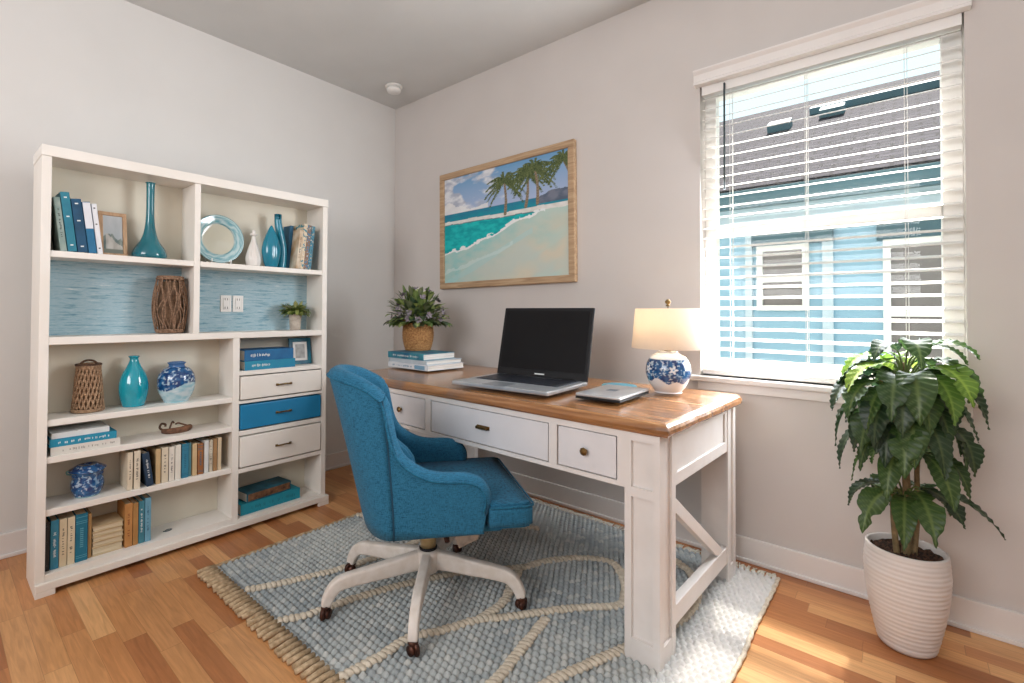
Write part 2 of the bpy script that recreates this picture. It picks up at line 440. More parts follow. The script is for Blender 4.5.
# roof slab (own frame so that the courses follow the slope)
ang = math.atan2(4.16 - 2.22, 6.0 - 2.45); Ls = math.hypot(4.16 - 2.22, 6.0 - 2.45)
P('sun_block_wall', bx(-1.5, 5.5, 5.7, 5.9, -.5, 3.9), M['hblue'])  # unseen, added to stop sun passing under the roof slab
ro = ob('roof', bx(-3, 4.5, 0, Ls, -.08, 0), M['shingle'], nb, loc=(0, 2.45 - 3.0, 2.22 + .5), rot=(ang, 0, 0))
P('fascia', bx(-1.5, 6.0, 2.40, 2.47, 2.03, 2.19, .008), M['hdark'])
P('soffit', bx(-1.5, 6.0, 2.47, 3.0, 2.06, 2.10), M['hlight'])
P('frieze_board', bx(-1.5, 6.0, 2.97, 3.0, 1.98, 2.06), M['hlight'])
def hwin(x0, x1, z0, z1, zr):
    bm = bmesh.new(); frame_in(bm, x0, x1, z0, z1, .05, 2.95, 3.01); box(bm, x0 + .05, x1 - .05, 2.95, 3.01, zr - .03, zr + .03)
    w = P('window', bm, M['whitep']); o = ob('pane', bx(x0 + .05, x1 - .05, 2.99, 3.005, z0 + .05, z1 - .05), M['hglass']); o.parent = w
hwin(1.90, 2.32, 1.12, 1.74, 1.42)
P('window_hood', bx(1.86, 2.50, 2.93, 3.0, 1.74, 1.87), M['hdark'])
hwin(2.84, 3.6, .4, 1.72, 1.1)
P('window_hood', bx(2.80, 3.7, 2.93, 3.0, 1.72, 1.86), M['hdark'])
P('corner_board', bx(2.42, 2.50, 2.96, 3.0, .0, 1.98), M['hlight'])
P('corner_board', bx(1.80, 1.86, 2.96, 3.0, .0, 1.98), M['hlight'])
for (lx, ly, sx, sy) in ((.35, 2.35, .12, .10), (.85, 2.6, .12, .1)):
    o = ob('roof_vent', bx(-sx, sx, -sy, sy, 0, .10, .01), M['hdark'], ro, loc=(lx, ly, 0))
o = ob('roof_vent', bx(-.75, .55, -.05, .05, 0, .09, .01), M['hdark'], ro, loc=(1.35, 2.9, 0))
struct(ob('ground_outside', bx(-6, 10, .2, 14, -.6, -.5), mat('outside_ground', '#8f958c', .95)))

# ------------------------------------------------------------------ smoke detector
sd = thing('smoke_detector', 'round white smoke detector on the ceiling near the corner', 'smoke detector', (.30, -.26, H))
bm = bmesh.new(); lathe(bm, [(0, 0), (.058, 0), (.062, -.006), (.060, -.012), (.05, -.013), (0, -.013)], 28); ob('mounting_plate', bm, M['whitep'], sd, True)
bm = bmesh.new(); lathe(bm, [(0, -.013), (.046, -.013), (.046, -.02), (.05, -.022), (.05, -.034), (.044, -.043), (.02, -.048), (0, -.048)], 28); ob('sensor_cap', bm, M['whitep'], sd, True)

# ------------------------------------------------------------------ bookcase
BF = 0.51; BB = 0.295; BI = 0.335    # front, back and face of the inner back panel
bc = thing('bookcase', 'tall white open bookcase with drawers standing along the left wall', 'bookcase', (0.40, -1.525, 0))
def BP(name, bm, m=None, par=None):
    o = ob(name, bm, m or M['shelfw']); o.parent = par or bc
    if par is None: o.matrix_parent_inverse = Matrix.Translation(bc.location).inverted()
    return o
Y0, Y1 = -2.14, -0.905
BP('side_panel', bx(BB, BF, Y0, Y0 + .03, 0, 1.685, .002)); BP('side_panel', bx(BB, BF, Y1 - .03, Y1, 0, 1.685, .002))
BP('top_panel', bx(BB - .002, BF + .004, Y0 - .002, Y1 + .002, 1.685, 1.727, .003))
BP('divider', bx(BI, BF - .002, -1.601, -1.575, .985, 1.685, .002))
BP('divider', bx(BI, BF - .002, -1.42, -1.388, .03, .955, .002))
BP('back_panel', bx(BI - .012, BI, Y0 + .03, Y1 - .03, .03, 1.685), M['shelfback'])
BP('shelf', bx(BI, BF - .004, Y0 + .03, -1.601, 1.297, 1.322, .002)); BP('shelf', bx(BI, BF - .004, -1.575, Y1 - .03, 1.297, 1.322, .002))
BP('shelf', bx(BI, BF - .001, Y0 + .03, Y1 - .03, .955, .985, .002))
for z0, z1 in ((.640, .665), (.497, .522), (.295, .32)):
    BP('shelf', bx(BI, BF - .006, Y0 + .03, -1.42, z0, z1, .002))
BP('bottom_shelf', bx(BI, BF - .001, Y0 + .03, -1.42, .045, .075, .002)); BP('bottom_shelf', bx(BI, BF - .001, -1.388, Y1 - .03, .035, .062, .002))
for z0, z1 in ((.768, .79), (.628, .642), (.47, .494), (.285, .307)):
    BP('drawer_rail', bx(BI, BF - .001, -1.388, Y1 - .03, z0, z1, .002))
bm = bmesh.new()
box(bm, BF, BF + .018, Y0, Y1 + .012, .022, .05, .003)
box(bm, BF, BF + .018, Y0, Y0 + .06, 0, .022, .002); box(bm, BF, BF + .018, Y1 - .05, Y1 + .012, 0, .022, .002)
box(bm, BB, BF, Y1, Y1 + .012, 0, .05, .003)
BP('plinth', bm)
def handle_arch(x, y, z, w=.075):
    bm = bmesh.new()
    pts = [(x, y - w / 2, z), (x + .012, y - w / 2 + .004, z + .001), (x + .02, y - w / 4, z + .003), (x + .021, y, z + .004), (x + .02, y + w / 4, z + .003), (x + .012, y + w / 2 - .004, z + .001), (x, y + w / 2, z)]
    tube(bm, smooth_prof(pts, 4), .0042, 8)
    for s in (-1, 1): box(bm, x, x + .003, y + s * w / 2 - .007, y + s * w / 2 + .007, z - .006, z + .006, .001)
    return bm
for z0, z1, mm, lab in ((.645, .766, 'shelfw', None), (.497, .625, 'blued', 'bright blue drawer'), (.31, .467, 'shelfw', None)):
    dr = BP('drawer', bx(BF - .16, BF + .006, -1.383, Y1 - .036, z0 + .004, z1 - .004, .003), M[mm])
    if lab: dr['label'] = lab
    h = BP('handle', handle_arch(BF + .006, -1.16, (z0 + z1) / 2), M['brass'], par=dr)
    h.matrix_parent_inverse = Matrix.Translation(bc.location).inverted() @ Matrix()
    h.matrix_parent_inverse = Matrix()
# brushed blue backing sheet in the middle row
m, nt, b = node_mat('blue_strand_paper'); N = nt.nodes.new; L = nt.links.new
tc = N('ShaderNodeTexCoord'); mp = N('ShaderNodeMapping'); mp.inputs['Scale'].default_value = (1, 1.6, 22); L(tc.outputs['Object'], mp.inputs[0])
n1 = N('ShaderNodeTexNoise'); n1.inputs['Scale'].default_value = 6.0; n1.inputs['Detail'].default_value = 8; n1.inputs['Roughness'].default_value = .7; L(mp.outputs[0], n1.inputs['Vector'])
r = N('ShaderNodeValToRGB'); r.color_ramp.elements[0].position = .33; r.color_ramp.elements[0].color = hx('#558499')
r.color_ramp.elements[1].position = .68; r.color_ramp.elements[1].color = hx('#d9dfdd')
for pos, c in ((.42, '#86abba'), (.5, '#acc4cc'), (.56, '#96b7c5')):
    q = r.color_ramp.elements.new(pos); q.color = hx(c)
L(n1.outputs['Fac'], r.inputs['Fac']); L(r.outputs['Color'], b.inputs['Base Color']); b.inputs['Roughness'].default_value = .8
M['strand'] = m
o1 = BP('backing_sheet', bx(BI, BI + .004, Y0 + .03, -1.601, .985, 1.297), M['strand']); o1['label'] = 'blue streaked backing'
o1 = BP('backing_sheet', bx(BI, BI + .004, -1.575, Y1 - .03, .985, 1.297), M['strand']); o1['label'] = 'blue streaked backing'
def plate(y, lab):
    t = thing('outlet_plate', lab, 'outlet', (BI + .004, y, 1.128))
    ob('cover_plate', bx(0, .005, -.027, .027, -.043, .043, .002), M['whitep'], t)
    bm = bmesh.new()
    box(bm, .005, .0075, -.015, .015, -.030, .030, .003)
    ob('socket_face', bm, M['whitep'], t)
    bm = bmesh.new()
    for z in (-.022, .022):
        for s in (-.006, .006): box(bm, .0075, .0082, s - .001, s + .001, z - .005, z + .006)
    ob('slot_pattern', bm, M['dark'], t)
plate(-1.392, 'white outlet plate on the blue backing, farther from the potted plant')
plate(-1.331, 'white outlet plate on the blue backing, nearer the potted plant')

# ------------------------------------------------------------------ books
bmats = {}
def bmat(c, c2=None, rough=.55, sc_=14):
    k = (c, c2)
    if k not in bmats: bmats[k] = mat('cover_' + c.strip('#'), c, rough, c2, sc_)
    return bmats[k]
def book(label, t, d, h, loc, rot=(0, 0, 0), cover='#2a7f96', cover2=None, pages=None, marks=None, pivot=-1, flip=False, group=None, cat='book', name='book'):
    """upright book: thickness t along +y from the pivot edge, spine on the +x face, height h along z."""
    o = thing(name, label, cat, loc, 0, group); o.rotation_euler = rot
    y0, y1 = (0, t) if pivot < 0 else (-t, 0)
    cm = bmat(cover, cover2); bt = min(.0025, t * .15)
    bm = bmesh.new()
    s = 1 if not flip else -1
    X0, X1 = (-d, 0)
    box(bm, X0, X1, y0, y0 + bt, 0, h, .0008, 1); box(bm, X0, X1, y1 - bt, y1, 0, h, .0008, 1)
    if not flip: box(bm, X1 - bt * 1.2, X1 + .0015, y0, y1, 0, h, .001, 1)
    else: box(bm, X0 - .0015, X0 + bt * 1.2, y0, y1, 0, h, .001, 1)
    ob('cover', bm, cm, o)
    xa, xb = (X0 + .004, X1 - bt * 1.2) if not flip else (X0 + bt * 1.2, X1 - .004)
    ob('pages', bx(xa, xb, y0 + bt, y1 - bt, .004, h - .004), pages or M['pages'], o)
    if marks and not flip:
        bm = bmesh.new(); rr = random.Random(hash(label) % 1000 if False else sum(map(ord, label)))
        kind, mm = marks
        yc = (y0 + y1) / 2; w = t * .28
        if kind == 'title':
            z = h * .25
            while z < h * .80:
                l = rr.uniform(.0025, .0055)
                if rr.random() < .62: box(bm, .0015, .0018, yc - w * rr.uniform(.2, .7), yc + w * rr.uniform(.2, .7), z, z + l * .6)
                z += l
        elif kind == 'dots':
            for f in (.10, .58, .90): box(bm, .0015, .0018, yc - w * .6, yc + w * .6, h * f, h * f + .005)
        elif kind == 'bands':
            for f in (.08, .12, .8, .84, .93): box(bm, .0015, .0020, y0 + .001, y1 - .001, h * f, h * f + .002)
            z = h * .3
            while z < h * .7:
                box(bm, .0015, .0020, yc - w * .5, yc + w * .5, z, z + .004); z += .008
        elif kind == 'patch':
            box(bm, .0015, .0020, y0 + .0005, y1 - .0005, h * .48, h * .985)
        ob('spine_lettering', bm, mm, o)
    return o
ML, MD = M['mark_l'], M['mark_d']
G = 'books on the top shelf of the left bay'
zt = 1.3222; lean = math.radians(7)
book('slim book with grey-green patterned spine at the end beside the side panel', .020, .15, .212, (.495, -2.078, zt), (lean, 0, 0), '#9aa7a0', '#5f7f7a', marks=('title', MD), group=G)
book('tall teal book, tallest of the row left of the photo frame', .028, .16, .235, (.497, -2.055, zt), (lean, 0, 0), '#1f6f86', '#2b8093', marks=('dots', ML), group=G)
book('dark navy book between tall teal book and half-white book', .032, .155, .214, (.495, -2.024, zt), (lean, 0, 0), '#12405c', '#17547a', marks=('dots', ML), group=G)
b4 = book('book with white upper spine over blue, third from the photo frame side of navy', .026, .15, .208, (.495, -1.989, zt), (lean, 0, 0), '#1d6b93', '#1a6086', marks=('patch', bmat('#dcdde2')), group=G)
b4['label'] = 'blue book whose spine is white in its upper half'
book('thin white book leaning beside the wooden photo frame', .018, .15, .205, (.492, -1.960, zt), (lean, 0, 0), '#e2e2e6', '#d6d8dd', marks=('dots', MD), group=G)

# top shelf right bay: five books leaning right
G2 = 'books on the top shelf of the right bay'
lean2 = -math.radians(6)
def painted_cover(o, pal, seed):
    """floral / map-like cover pattern as procedural colour on the cover"""
    m, nt, b = node_mat('printed_cover'); N = nt.nodes.new; L = nt.links.new
    tc = N('ShaderNodeTexCoord'); v = N('ShaderNodeTexNoise'); v.inputs['Scale'].default_value = 60 + seed * 2; v.inputs['Detail'].default_value = 3; L(tc.outputs['Object'], v.inputs['Vector'])
    r = N('ShaderNodeValToRGB'); r.color_ramp.interpolation = 'CONSTANT'
    r.color_ramp.elements[0].position = 0; r.color_ramp.elements[0].color = hx(pal[0]); r.color_ramp.elements[1].position = .43; r.color_ramp.elements[1].color = hx(pal[1])
    for pos, c in zip((.60, .66), pal[2:]):
        q = r.color_ramp.elements.new(pos); q.color = hx(c)
    L(v.outputs['Fac'], r.inputs['Fac']); L(r.outputs['Color'], b.inputs['Base Color']); b.inputs['Roughness'].default_value = .5
    o.children[0].data.materials[0] = m
book('deep blue book behind the cream one, nearest the teal bottle vase', .018, .08, .245, (.425, -1.092, zt), (lean2, 0, 0), '#1c5a7d', '#235f7e', pivot=1, group=G2)
o = book('shorter cream book leaning, just right of the teal bottle vase', .020, .15, .215, (.50, -1.078, zt), (lean2, 0, 0), '#d9cdb8', '#b08f6a', pivot=1, marks=('title', MD), group=G2)
o.location.y = -1.071
bpy.data.objects[o.name]
o = book('cream and teal flowered book, tallest of the right leaning row', .022, .155, .252, (.50, -1.048, zt), (lean2, 0, 0), '#cbb79a', pivot=1, group=G2); painted_cover(o, ('#2a7d8e', '#cbb79a', '#e1d3bb', '#4a6d74'), 1)
o = book('brown and blue flowered book second from the end of the right row', .022, .15, .248, (.50, -1.025, zt), (lean2, 0, 0), '#8d6d50', pivot=1, group=G2); painted_cover(o, ('#2e6f92', '#7b5a42', '#7f98a0', '#dfd8c8'), 4)
o = book('dark teal flowered book at the far end beside the right side panel', .022, .15, .245, (.50, -1.002, zt), (lean2, 0, 0), '#275a6e', pivot=1, group=G2); painted_cover(o, ('#1f5568', '#2c7388', '#b59a78', '#c9d5d5'), 9)
# move the deep blue one to sit left of the cream one
# row L5 (shelf z .522 -> books stand on z .32)
G3 = 'books on the second lowest shelf'
z5 = .3202
row = [  # y0, t, h, cover, cover2, marks, label, lean
 (-1.857, .020, .168, '#d8cbb5', '#cdbfa6', ('title', MD), 'cream paperback first in the row after the blue and white bowl', 0),
 (-1.833, .024, .170, '#ddd2bd', '#d2c5ad', ('title', MD), 'wider cream book with large dark letters, second in the row', 0),
 (-1.798, .026, .158, '#1a2e44', '#22405c', ('title', ML), 'dark navy book leaning toward the cream ones', 1),
 (-1.752, .020, .160, '#c8ab80', '#bc9f74', None, 'tan book standing right after the leaning navy book', 0),
 (-1.729, .027, .162, '#d9ccb4', '#cdbfa6', ('title', MD), 'cream book with bold black and green lettering, middle of row', 0),
 (-1.700, .023, .160, '#dfd8cc', '#d4ccbe', ('title', MD), 'off-white book with fine print and a dark stamp near its foot', 0),
 (-1.675, .024, .163, '#e4dfd3', '#dbd5c8', None, 'plain white book beside the wide teal book', 0),
 (-1.648, .030, .163, '#2d7590', '#3b86a0', ('bands', bmat('#23637b')), 'wide teal book in the middle shelf row', 0),
 (-1.616, .010, .160, '#5f97a0', '#558a94', None, 'very thin grey-teal book against the wide teal book', 0),
 (-1.603, .020, .155, '#cdb188', '#bfa277', None, 'tan book between the thin teal and the orange-brown book', 0),
 (-1.581, .026, .150, '#a36a3b', '#7a4a28', ('bands', bmat('#2b5f78')), 'orange-brown book with blue band at its top', 0),
 (-1.552, .020, .160, '#d7d9d6', '#c9ccca', None, 'pale grey book just after the orange-brown one', 0),
 (-1.530, .016, .158, '#d8d0bd', '#8d7a5e', ('title', MD), 'speckled cream book, third from the divider end', 0),
 (-1.512, .018, .160, '#a57f56', '#94704a', None, 'brown book, second from the divider end of the row', 0),
 (-1.492, .018, .163, '#d3bfa0', '#c4ae8c', None, 'light tan book, last before the divider gap', 0),
]
for (y, t, h, c, c2, mk, lab, ln) in row:
    if ln:
        book(lab, t, .13, h * .94, (.498, y + t * 1.0 + .006, z5), (math.radians(8), 0, 0), c, c2, marks=mk, pivot=-1, group=G3).location.y = y + .024
    else:
        book(lab, t - .001, .13, h * .96, (.49 if t > .015 else .483, y + .012, z5), (0, 0, 0), c, c2, marks=mk, group=G3)
# bottom row L6 on z .06
G4 = 'upright books on the bottom shelf'
z6 = .0752
row = [
 (-2.109, .017, .190, '#1c1d20', '#26282b', ('dots', MD), 'black book at the left end of the bottom shelf'),
 (-2.091, .026, .190, '#2f7f9c', '#3c8ba6', ('title', ML), 'blue book with white lettering after the black book'),
 (-2.064, .024, .188, '#d3c3a5', '#c6b594', ('title', MD), 'cream book after the lettered blue one on the bottom shelf'),
 (-2.039, .024, .187, '#d6c8ac', '#c9ba9b', ('title', MD), 'cream book with a column of dark print, before the wide teal book'),
 (-2.014, .040, .190, '#12667f', '#1b7490', ('bands', bmat('#5a9db0')), 'widest teal book on the bottom shelf'),
 (-1.848, .028, .185, '#c08a52', '#a8743f', ('title', bmat('#7a3f26')), 'tan-orange book just right of the stacked cream books'),
 (-1.819, .020, .180, '#b2844e', '#9f7341', None, 'plain tan book second after the stacked cream books'),
 (-1.798, .022, .183, '#3f7f90', '#357585', ('title', ML), 'grey-teal book second from the end of the bottom row'),
 (-1.775, .024, .190, '#6fa3ba', '#5f96ae', ('title', bmat('#24506b')), 'light blue book ending the bottom row'),
]
for (y, t, h, c, c2, mk, lab) in row:
    book(lab, t - .001, .13, h, (.478, y, z6), (0, 0, 0), c, c2, marks=mk, group=G4)
book('short tan book standing between the widest teal book and the flat stack', .012, .11, .18, (.47, -1.973, z6), (0, 0, 0), '#b58f5e', '#a37e50', group=G4)
G5 = 'cream books lying flat on the bottom shelf'
labs = ['lowest', 'second lowest', 'middle', 'second highest', 'topmost']
zc = z6
for i, tt in enumerate((.034, .022, .020, .020, .022)):
    # lying flat, page edges outward: thickness upward
    o = book('cream paged book lying flat, %s of the bottom shelf stack' % labs[i], tt, .13, .108, (.473 - .002 * (i % 2), -1.960 + .108 + .001 * (i % 3), zc), (PI / 2, 0, 0), '#cbb591', '#bda680', pages=M['pagesh'], pivot=-1, flip=True, group=G5)
    zc += tt + .0003
# L4 stack of three
def flat(label, L_, D_, t, x, y, z, rz, cover, cover2=None, marks=None, group=None, spine='front', pages=None):
    """book lying flat; spine on +x (front) side; L_ along y, D_ along x; origin centre bottom"""
    o = thing('book', label, 'book', (x, y, z), rz, group)
    cm = bmat(cover, cover2); bt = .0028
    bm = bmesh.new()
    box(bm, -D_ / 2, D_ / 2, -L_ / 2, L_ / 2, 0, bt, .0008, 1); box(bm, -D_ / 2, D_ / 2, -L_ / 2, L_ / 2, t - bt, t, .0008, 1)
    box(bm, D_ / 2 - .003, D_ / 2 + .0015, -L_ / 2, L_ / 2, 0, t, .0012, 2)
    ob('cover', bm, cm, o)
    ob('pages', bx(-D_ / 2 + .004, D_ / 2 - .003, -L_ / 2 + .004, L_ / 2 - .004, bt, t - bt), pages or mat('pages_white', '#e4dfd5', .8, '#d2ccc0', 300, stretch=(.03, .03, 1)), o)
    if marks:
        bm = bmesh.new(); rr = random.Random(sum(map(ord, label))); y_ = -L_ * .38; zc = t / 2; w = t * .24
        lim = L_ * (.40 if marks[0] == 'title' else .0)
        while y_ < lim:
            l = rr.uniform(.003, .007)
            if rr.random() < .66: box(bm, D_ / 2 + .0015, D_ / 2 + .0018, y_, y_ + l * .6, zc - w * rr.uniform(.2, .75), zc + w * rr.uniform(.2, .75))
            y_ += l
        ob('spine_lettering', bm, marks[1], o)
    return o
G6 = 'books stacked flat on the shelf under the baskets and vases'
z4 = .5222
flat('white book at the bottom of the stack above the blue bowl', .225, .15, .032, .418, -1.985, z4, 0, '#dedbd3', '#d3d0c8', ('title', bmat('#9a9890')), G6)
flat('turquoise book in the middle of the stack above the blue bowl', .215, .145, .030, .42, -1.993, z4 + .0323, 0, '#1f8fb0', '#1a86a6', ('title', ML), G6)
flat('white book on top of the turquoise book, upper left shelves', .185, .14, .022, .415, -2.002, z4 + .0626, 0, '#dfe2e1', '#d2d7d6', None, G6)
# R5: two blue books
G7 = 'blue books above the drawers'
z8 = .7902
flat('bright blue book lying under another, above the top drawer', .270, .15, .046, .425, -1.225, z8, 0, '#1c7ea6', '#1b8aa8', ('half', ML), G7)
flat('deeper blue book on top of the blue pair above the drawers', .262, .15, .055, .42, -1.229, z8 + .0463, 0, '#136a9e', '#0f5a8c', ('half', ML), G7)
# R6: two teal books
G8 = 'teal books in the bottom compartment'
flat('thick teal book lying at the bottom of the compartment under the drawers', .325, .14, .055, .41, -1.205, .0622, .03, '#1a8ba0', '#1f94aa', ('title', bmat('#17788b')), G8)
o = flat('teal and black book with worn brown spine resting on the thick teal one', .25, .12, .046, .41, -1.215, .1175, .09, '#1c6f86', '#1b4552', None, G8)
bm = bmesh.new(); box(bm, .0615, .0622, -.118, .118, .006, .040); ob('spine_band', bm, mat('worn_brown', '#8d6446', .6, '#4f3626', 40), o)

# ------------------------------------------------------------------ photo frames on shelves
def photo_frame(label, w, h, loc, rz, fm, matm, picfn, fw=.016, mat_w=0.0, tiltb=.17):
    o = thing('photo_frame', label, 'photo frame', loc, rz)
    # faces +x in local space
    R = Matrix.Rotation(-tiltb, 4, 'Y')
    bm = bmesh.new()
    for (y0, y1, z0, z1) in ((-w / 2, w / 2, 0, fw), (-w / 2, w / 2, h - fw, h), (-w / 2, -w / 2 + fw, fw, h - fw), (w / 2 - fw, w / 2, fw, h - fw)):
        box(bm, -.012, 0, y0, y1, z0, z1, .0015, 1)
    bmesh.ops.transform(bm, matrix=R, verts=bm.verts[:]); ob('frame', bm, fm, o)
    if mat_w > 0:
        bm = bx(-.008, -.005, -w / 2 + fw, w / 2 - fw, fw, h - fw); bmesh.ops.transform(bm, matrix=R, verts=bm.verts[:]); ob('mat_board', bm, matm, o)
    iw, ih = w / 2 - fw - mat_w, fw + mat_w
    bm = bmesh.new(); n = 40; grid = []
    for j in range(n + 1):
        grid.append([bm.verts.new((-.0045, -iw + 2 * iw * i / n, ih + (h - 2 * ih) * j / n)) for i in range(n + 1)])
    for j in range(n):
        for i in range(n): bm.faces.new((grid[j][i], grid[j][i + 1], grid[j + 1][i + 1], grid[j + 1][i]))
    me = bpy.data.meshes.new('picture'); bm.to_mesh(me); bm.free()
    setcol(me, lambda c: picfn((c.y + iw) / (2 * iw), (c.z - ih) / (h - 2 * ih)))
    me.transform(R); link('picture', me, VM['print'], o)
    bm = bmesh.new(); box(bm, -.05, -.012, -.012, .012, 0, .003); 
    st = bmesh.new(); tube(st, [(-.012 - math.sin(tiltb) * h * .6, 0, h * .58), (-.02 - math.sin(tiltb) * h * .6 - h * .12, 0, 0.003)], .003, 6); bm.free()
    ob('easel_stand', st, fm, o)
    return o
VM = {'print': vmat('printed_paper', .6), 'ceramic': vmat('glazed_ceramic', .12, .5, .5), 'rug': vmat('woven_wool', .95, .15), 'leaf': vmat('leaf', .38, .45, 0, trans=True),
      'canvas': vmat('painted_canvas', .55, .3, 0, bump=.15, bscale=400), 'glassy': vmat('art_glass', .1, .6, .6)}
def landscape(u, v):
    n = nz(u * 3, v * 3, 1.7)
    c = mix((.40, .45, .47), (.55, .58, .60), v + n * .3)
    if v < .55 - .35 * abs(u - .35) + n * .12: c = mix((.12, .17, .17), (.30, .34, .30), .5 + n)
    if .12 < v < .52 - .45 * abs(u - .2) + n * .05 and u > .15: c = mix((.42, .40, .36), (.60, .58, .54), .5 + n)
    if v < .12: c = (.20, .22, .18)
    return c
photo_frame('brown wooden photo frame with a landscape beside the leaning books', .102, .200, (.42, -1.890, zt), 0.0, M['smallframe'], None, landscape)
def plainpic(u, v): return mix((.36, .36, .35), (.50, .50, .49), .5 + nz(u * 2, v * 3, 4))
o = photo_frame('small navy and teal photo frame with white mat beside the stacked blue books', .125, .150, (.415, -1.008, z8), -.15, mat('navy_frame', '#0f4863', .4, '#1f7c94', 14), M['whitep'], plainpic, fw=.022, mat_w=.014)

# ------------------------------------------------------------------ vases
def glass_col(c): return (lambda co: c)
def vase(name, label, cat, loc, prof, m, n=40, fn=None, colfn=None, k=5, part='body'):
    bm = bmesh.new(); lathe(bm, smooth_prof(prof, k), n, fn=fn)
    o = ob(name, bm, m, None, True, loc=loc)
    if colfn: setcol(o.data, colfn)
    tag(o, label, cat); return o
M['tealglass'] = mat('teal_glass', '#0f6f7c', .08, '#0b5c69', 9, coat=.6, stretch=(1, 1, .5))
M['turq'] = mat('turquoise_glaze', '#0f9db0', .1, '#0b8c9f', 12, coat=.7)
M['tealglaze'] = mat('teal_glaze', '#157f99', .18, '#10728b', 7, coat=.4)
M['whitecer'] = mat('white_ceramic', '#e6e1dc', .35, '#ddd6cf', 9)
vase('bottle_vase', 'tall teal glass bottle vase with long thin neck on the top shelf', 'vase', (.42, -1.757, zt),
     [(0, .0), (.045, 0), (.064, .006), (.068, .022), (.058, .05), (.036, .085), (.022, .135), (.0165, .20), (.0160, .285), (.017, .338), (.021, .345), (.017, .346), (.012, .32), (.012, .15), (0, .05)], M['tealglass'])
# wicker barrel
t = thing('wicker_vase', 'brown open wicker barrel vase on the middle shelf before the blue backing', 'vase', (.42, -1.672, .985))
def barrel_r(f): return .052 + .018 * math.sin(PI * (f * .9 + .08))
bm = bmesh.new(); rr = random.Random(3)
for i in range(44):
    a0 = 2 * PI * i / 44; am = rr.uniform(.05, .22); ph = rr.uniform(0, 6); kk = rr.uniform(1.5, 3.2)
    tube(bm, [((barrel_r(f) + rr.uniform(-.002, .002)) * math.cos(a0 + am * math.sin(kk * PI * f + ph)), (barrel_r(f)) * math.sin(a0 + am * math.sin(kk * PI * f + ph)), .012 + .238 * f) for f in [q / 12 for q in range(13)]], rr.uniform(.0016, .0028), 5)
ob('wicker_body', bm, M['wicker'], t, True)
bm = bmesh.new()
for z, R_ in ((.252, .053), (.26, .050)):
    tube(bm, [(R_ * math.cos(a), R_ * math.sin(a), z) for a in [2 * PI * q / 28 for q in range(29)]], .0055, 6, False)
ob('rim', bm, M['wicker'], t, True)
bm = bmesh.new()
for z, R_ in ((.008, .052), (.016, .055)):
    tube(bm, [(R_ * math.cos(a), R_ * math.sin(a), z) for a in [2 * PI * q / 28 for q in range(29)]], .0055, 6, False)
lathe(bm, [(0, .002), (.05, .002), (.05, .008), (0, .008)], 24)
ob('base', bm, M['wicker'], t, True)
bm = bmesh.new(); lathe(bm, [(0, .01), (.035, .01), (.048, .08), (.05, .15), (.042, .24), (.038, .24), (.044, .1), (.0, .02)], 24)
ob('inner_liner', bm, mat('liner', '#7d6149', .8, '#5d4634', 60), t, True)
# round glass plate on a stand, leaning on the back
t = thing('glass_plate', 'round turquoise glass plate with pale centre standing on the top shelf', 'plate', (.405, -1.458, zt))
bm = bmesh.new()
lathe(bm, smooth_prof([(0, 0), (.076, 0), (.080, .006), (.108, .014), (.120, .018), (.119, .022), (.108, .020), (.080, .012), (.074, .006), (0, .006)], 4), 64)
me_m = Matrix.Translation((-.006, 0, .1265)) @ Matrix.Rotation(PI / 2 - .07, 4, 'Y')
me = bpy.data.meshes.new('dish'); bmesh.ops.recalc_face_normals(bm, faces=bm.faces[:]); bm.to_mesh(me); bm.free()
def platecol(c):
    r_ = math.hypot(c.x, c.y)
    if r_ < .076: return mix((.60, .58, .47), (.66, .66, .57), nz(c.x * 10, c.y * 10))
    s = .5 + .5 * math.sin(r_ * 560 + 2.4 * nz(c.x * 14, c.y * 14, 1) * 2)
    return mix((.12, .34, .40), (.50, .64, .65), s)
setcol(me, platecol); me.transform(me_m); link('dish', me, VM['glassy'], t, True)
bm = bmesh.new()
for s in (-.045, .045): tube(bm, smooth_prof([(.045, s, .024), (.040, s, .004), (-.03, s, .004), (-.045, s, .09)], 4), .003, 6)
tube(bm, [(-.03, -.045, .004), (-.03, .045, .004)], .003, 6); ob('plate_stand', bm, M['whitep'], t, True)
vase('bud_vase', 'small white ribbed bottle vase beside the round glass plate', 'vase', (.44, -1.296, zt),
     [(0, 0), (.026, 0), (.034, .015), (.037, .045), (.028, .085), (.015, .125), (.009, .15), (.009, .158), (.017, .163), (.018, .170), (.008, .174), (.009, .186), (.004, .190), (0, .190)], M['whitecer'], 48,
     fn=lambda r, z, a: r * (1 + .05 * math.sin(a * 12 + z * 30) * (1 if .01 < z < .13 else 0)))
# almond vase and tall curved tube vase
bm = bmesh.new(); lathe(bm, smooth_prof([(0, 0), (.028, 0), (.042, .04), (.048, .085), (.042, .13), (.024, .18), (.006, .218), (0, .222)], 6), 40, fn=lambda r, z, a: r * (.78 + .22 * abs(math.sin(a)) ** 1.0))
tag(ob('almond_vase', bm, M['tealglaze'], None, True, loc=(.466, -1.214, zt)), 'teal almond-shaped vase with pointed top, in front of tall teal one', 'vase')
bm = bmesh.new()
pts = smooth_prof([(0, .0, 0), (0, .008, .07), (0, .005, .13), (0, -.010, .20), (0, -.018, .25), (0, -.019, .295)], 6)
N_ = len(pts); rad = [.0255 * (1 - .25 * min(1, i / (N_ * .8))) + .0 for i in range(N_)]
rings = tube(bm, pts, rad, 24, True)
bm2 = bmesh.new(); bm.faces.ensure_lookup_table()
top = [f for f in bm.faces if len(f.verts) == 24 and min(v.co.z for v in f.verts) > .27]
r_ = bmesh.ops.inset_region(bm, faces=top, thickness=.004); 
for f in top:
    for v in f.verts: v.co.z -= .03
bm2.free()
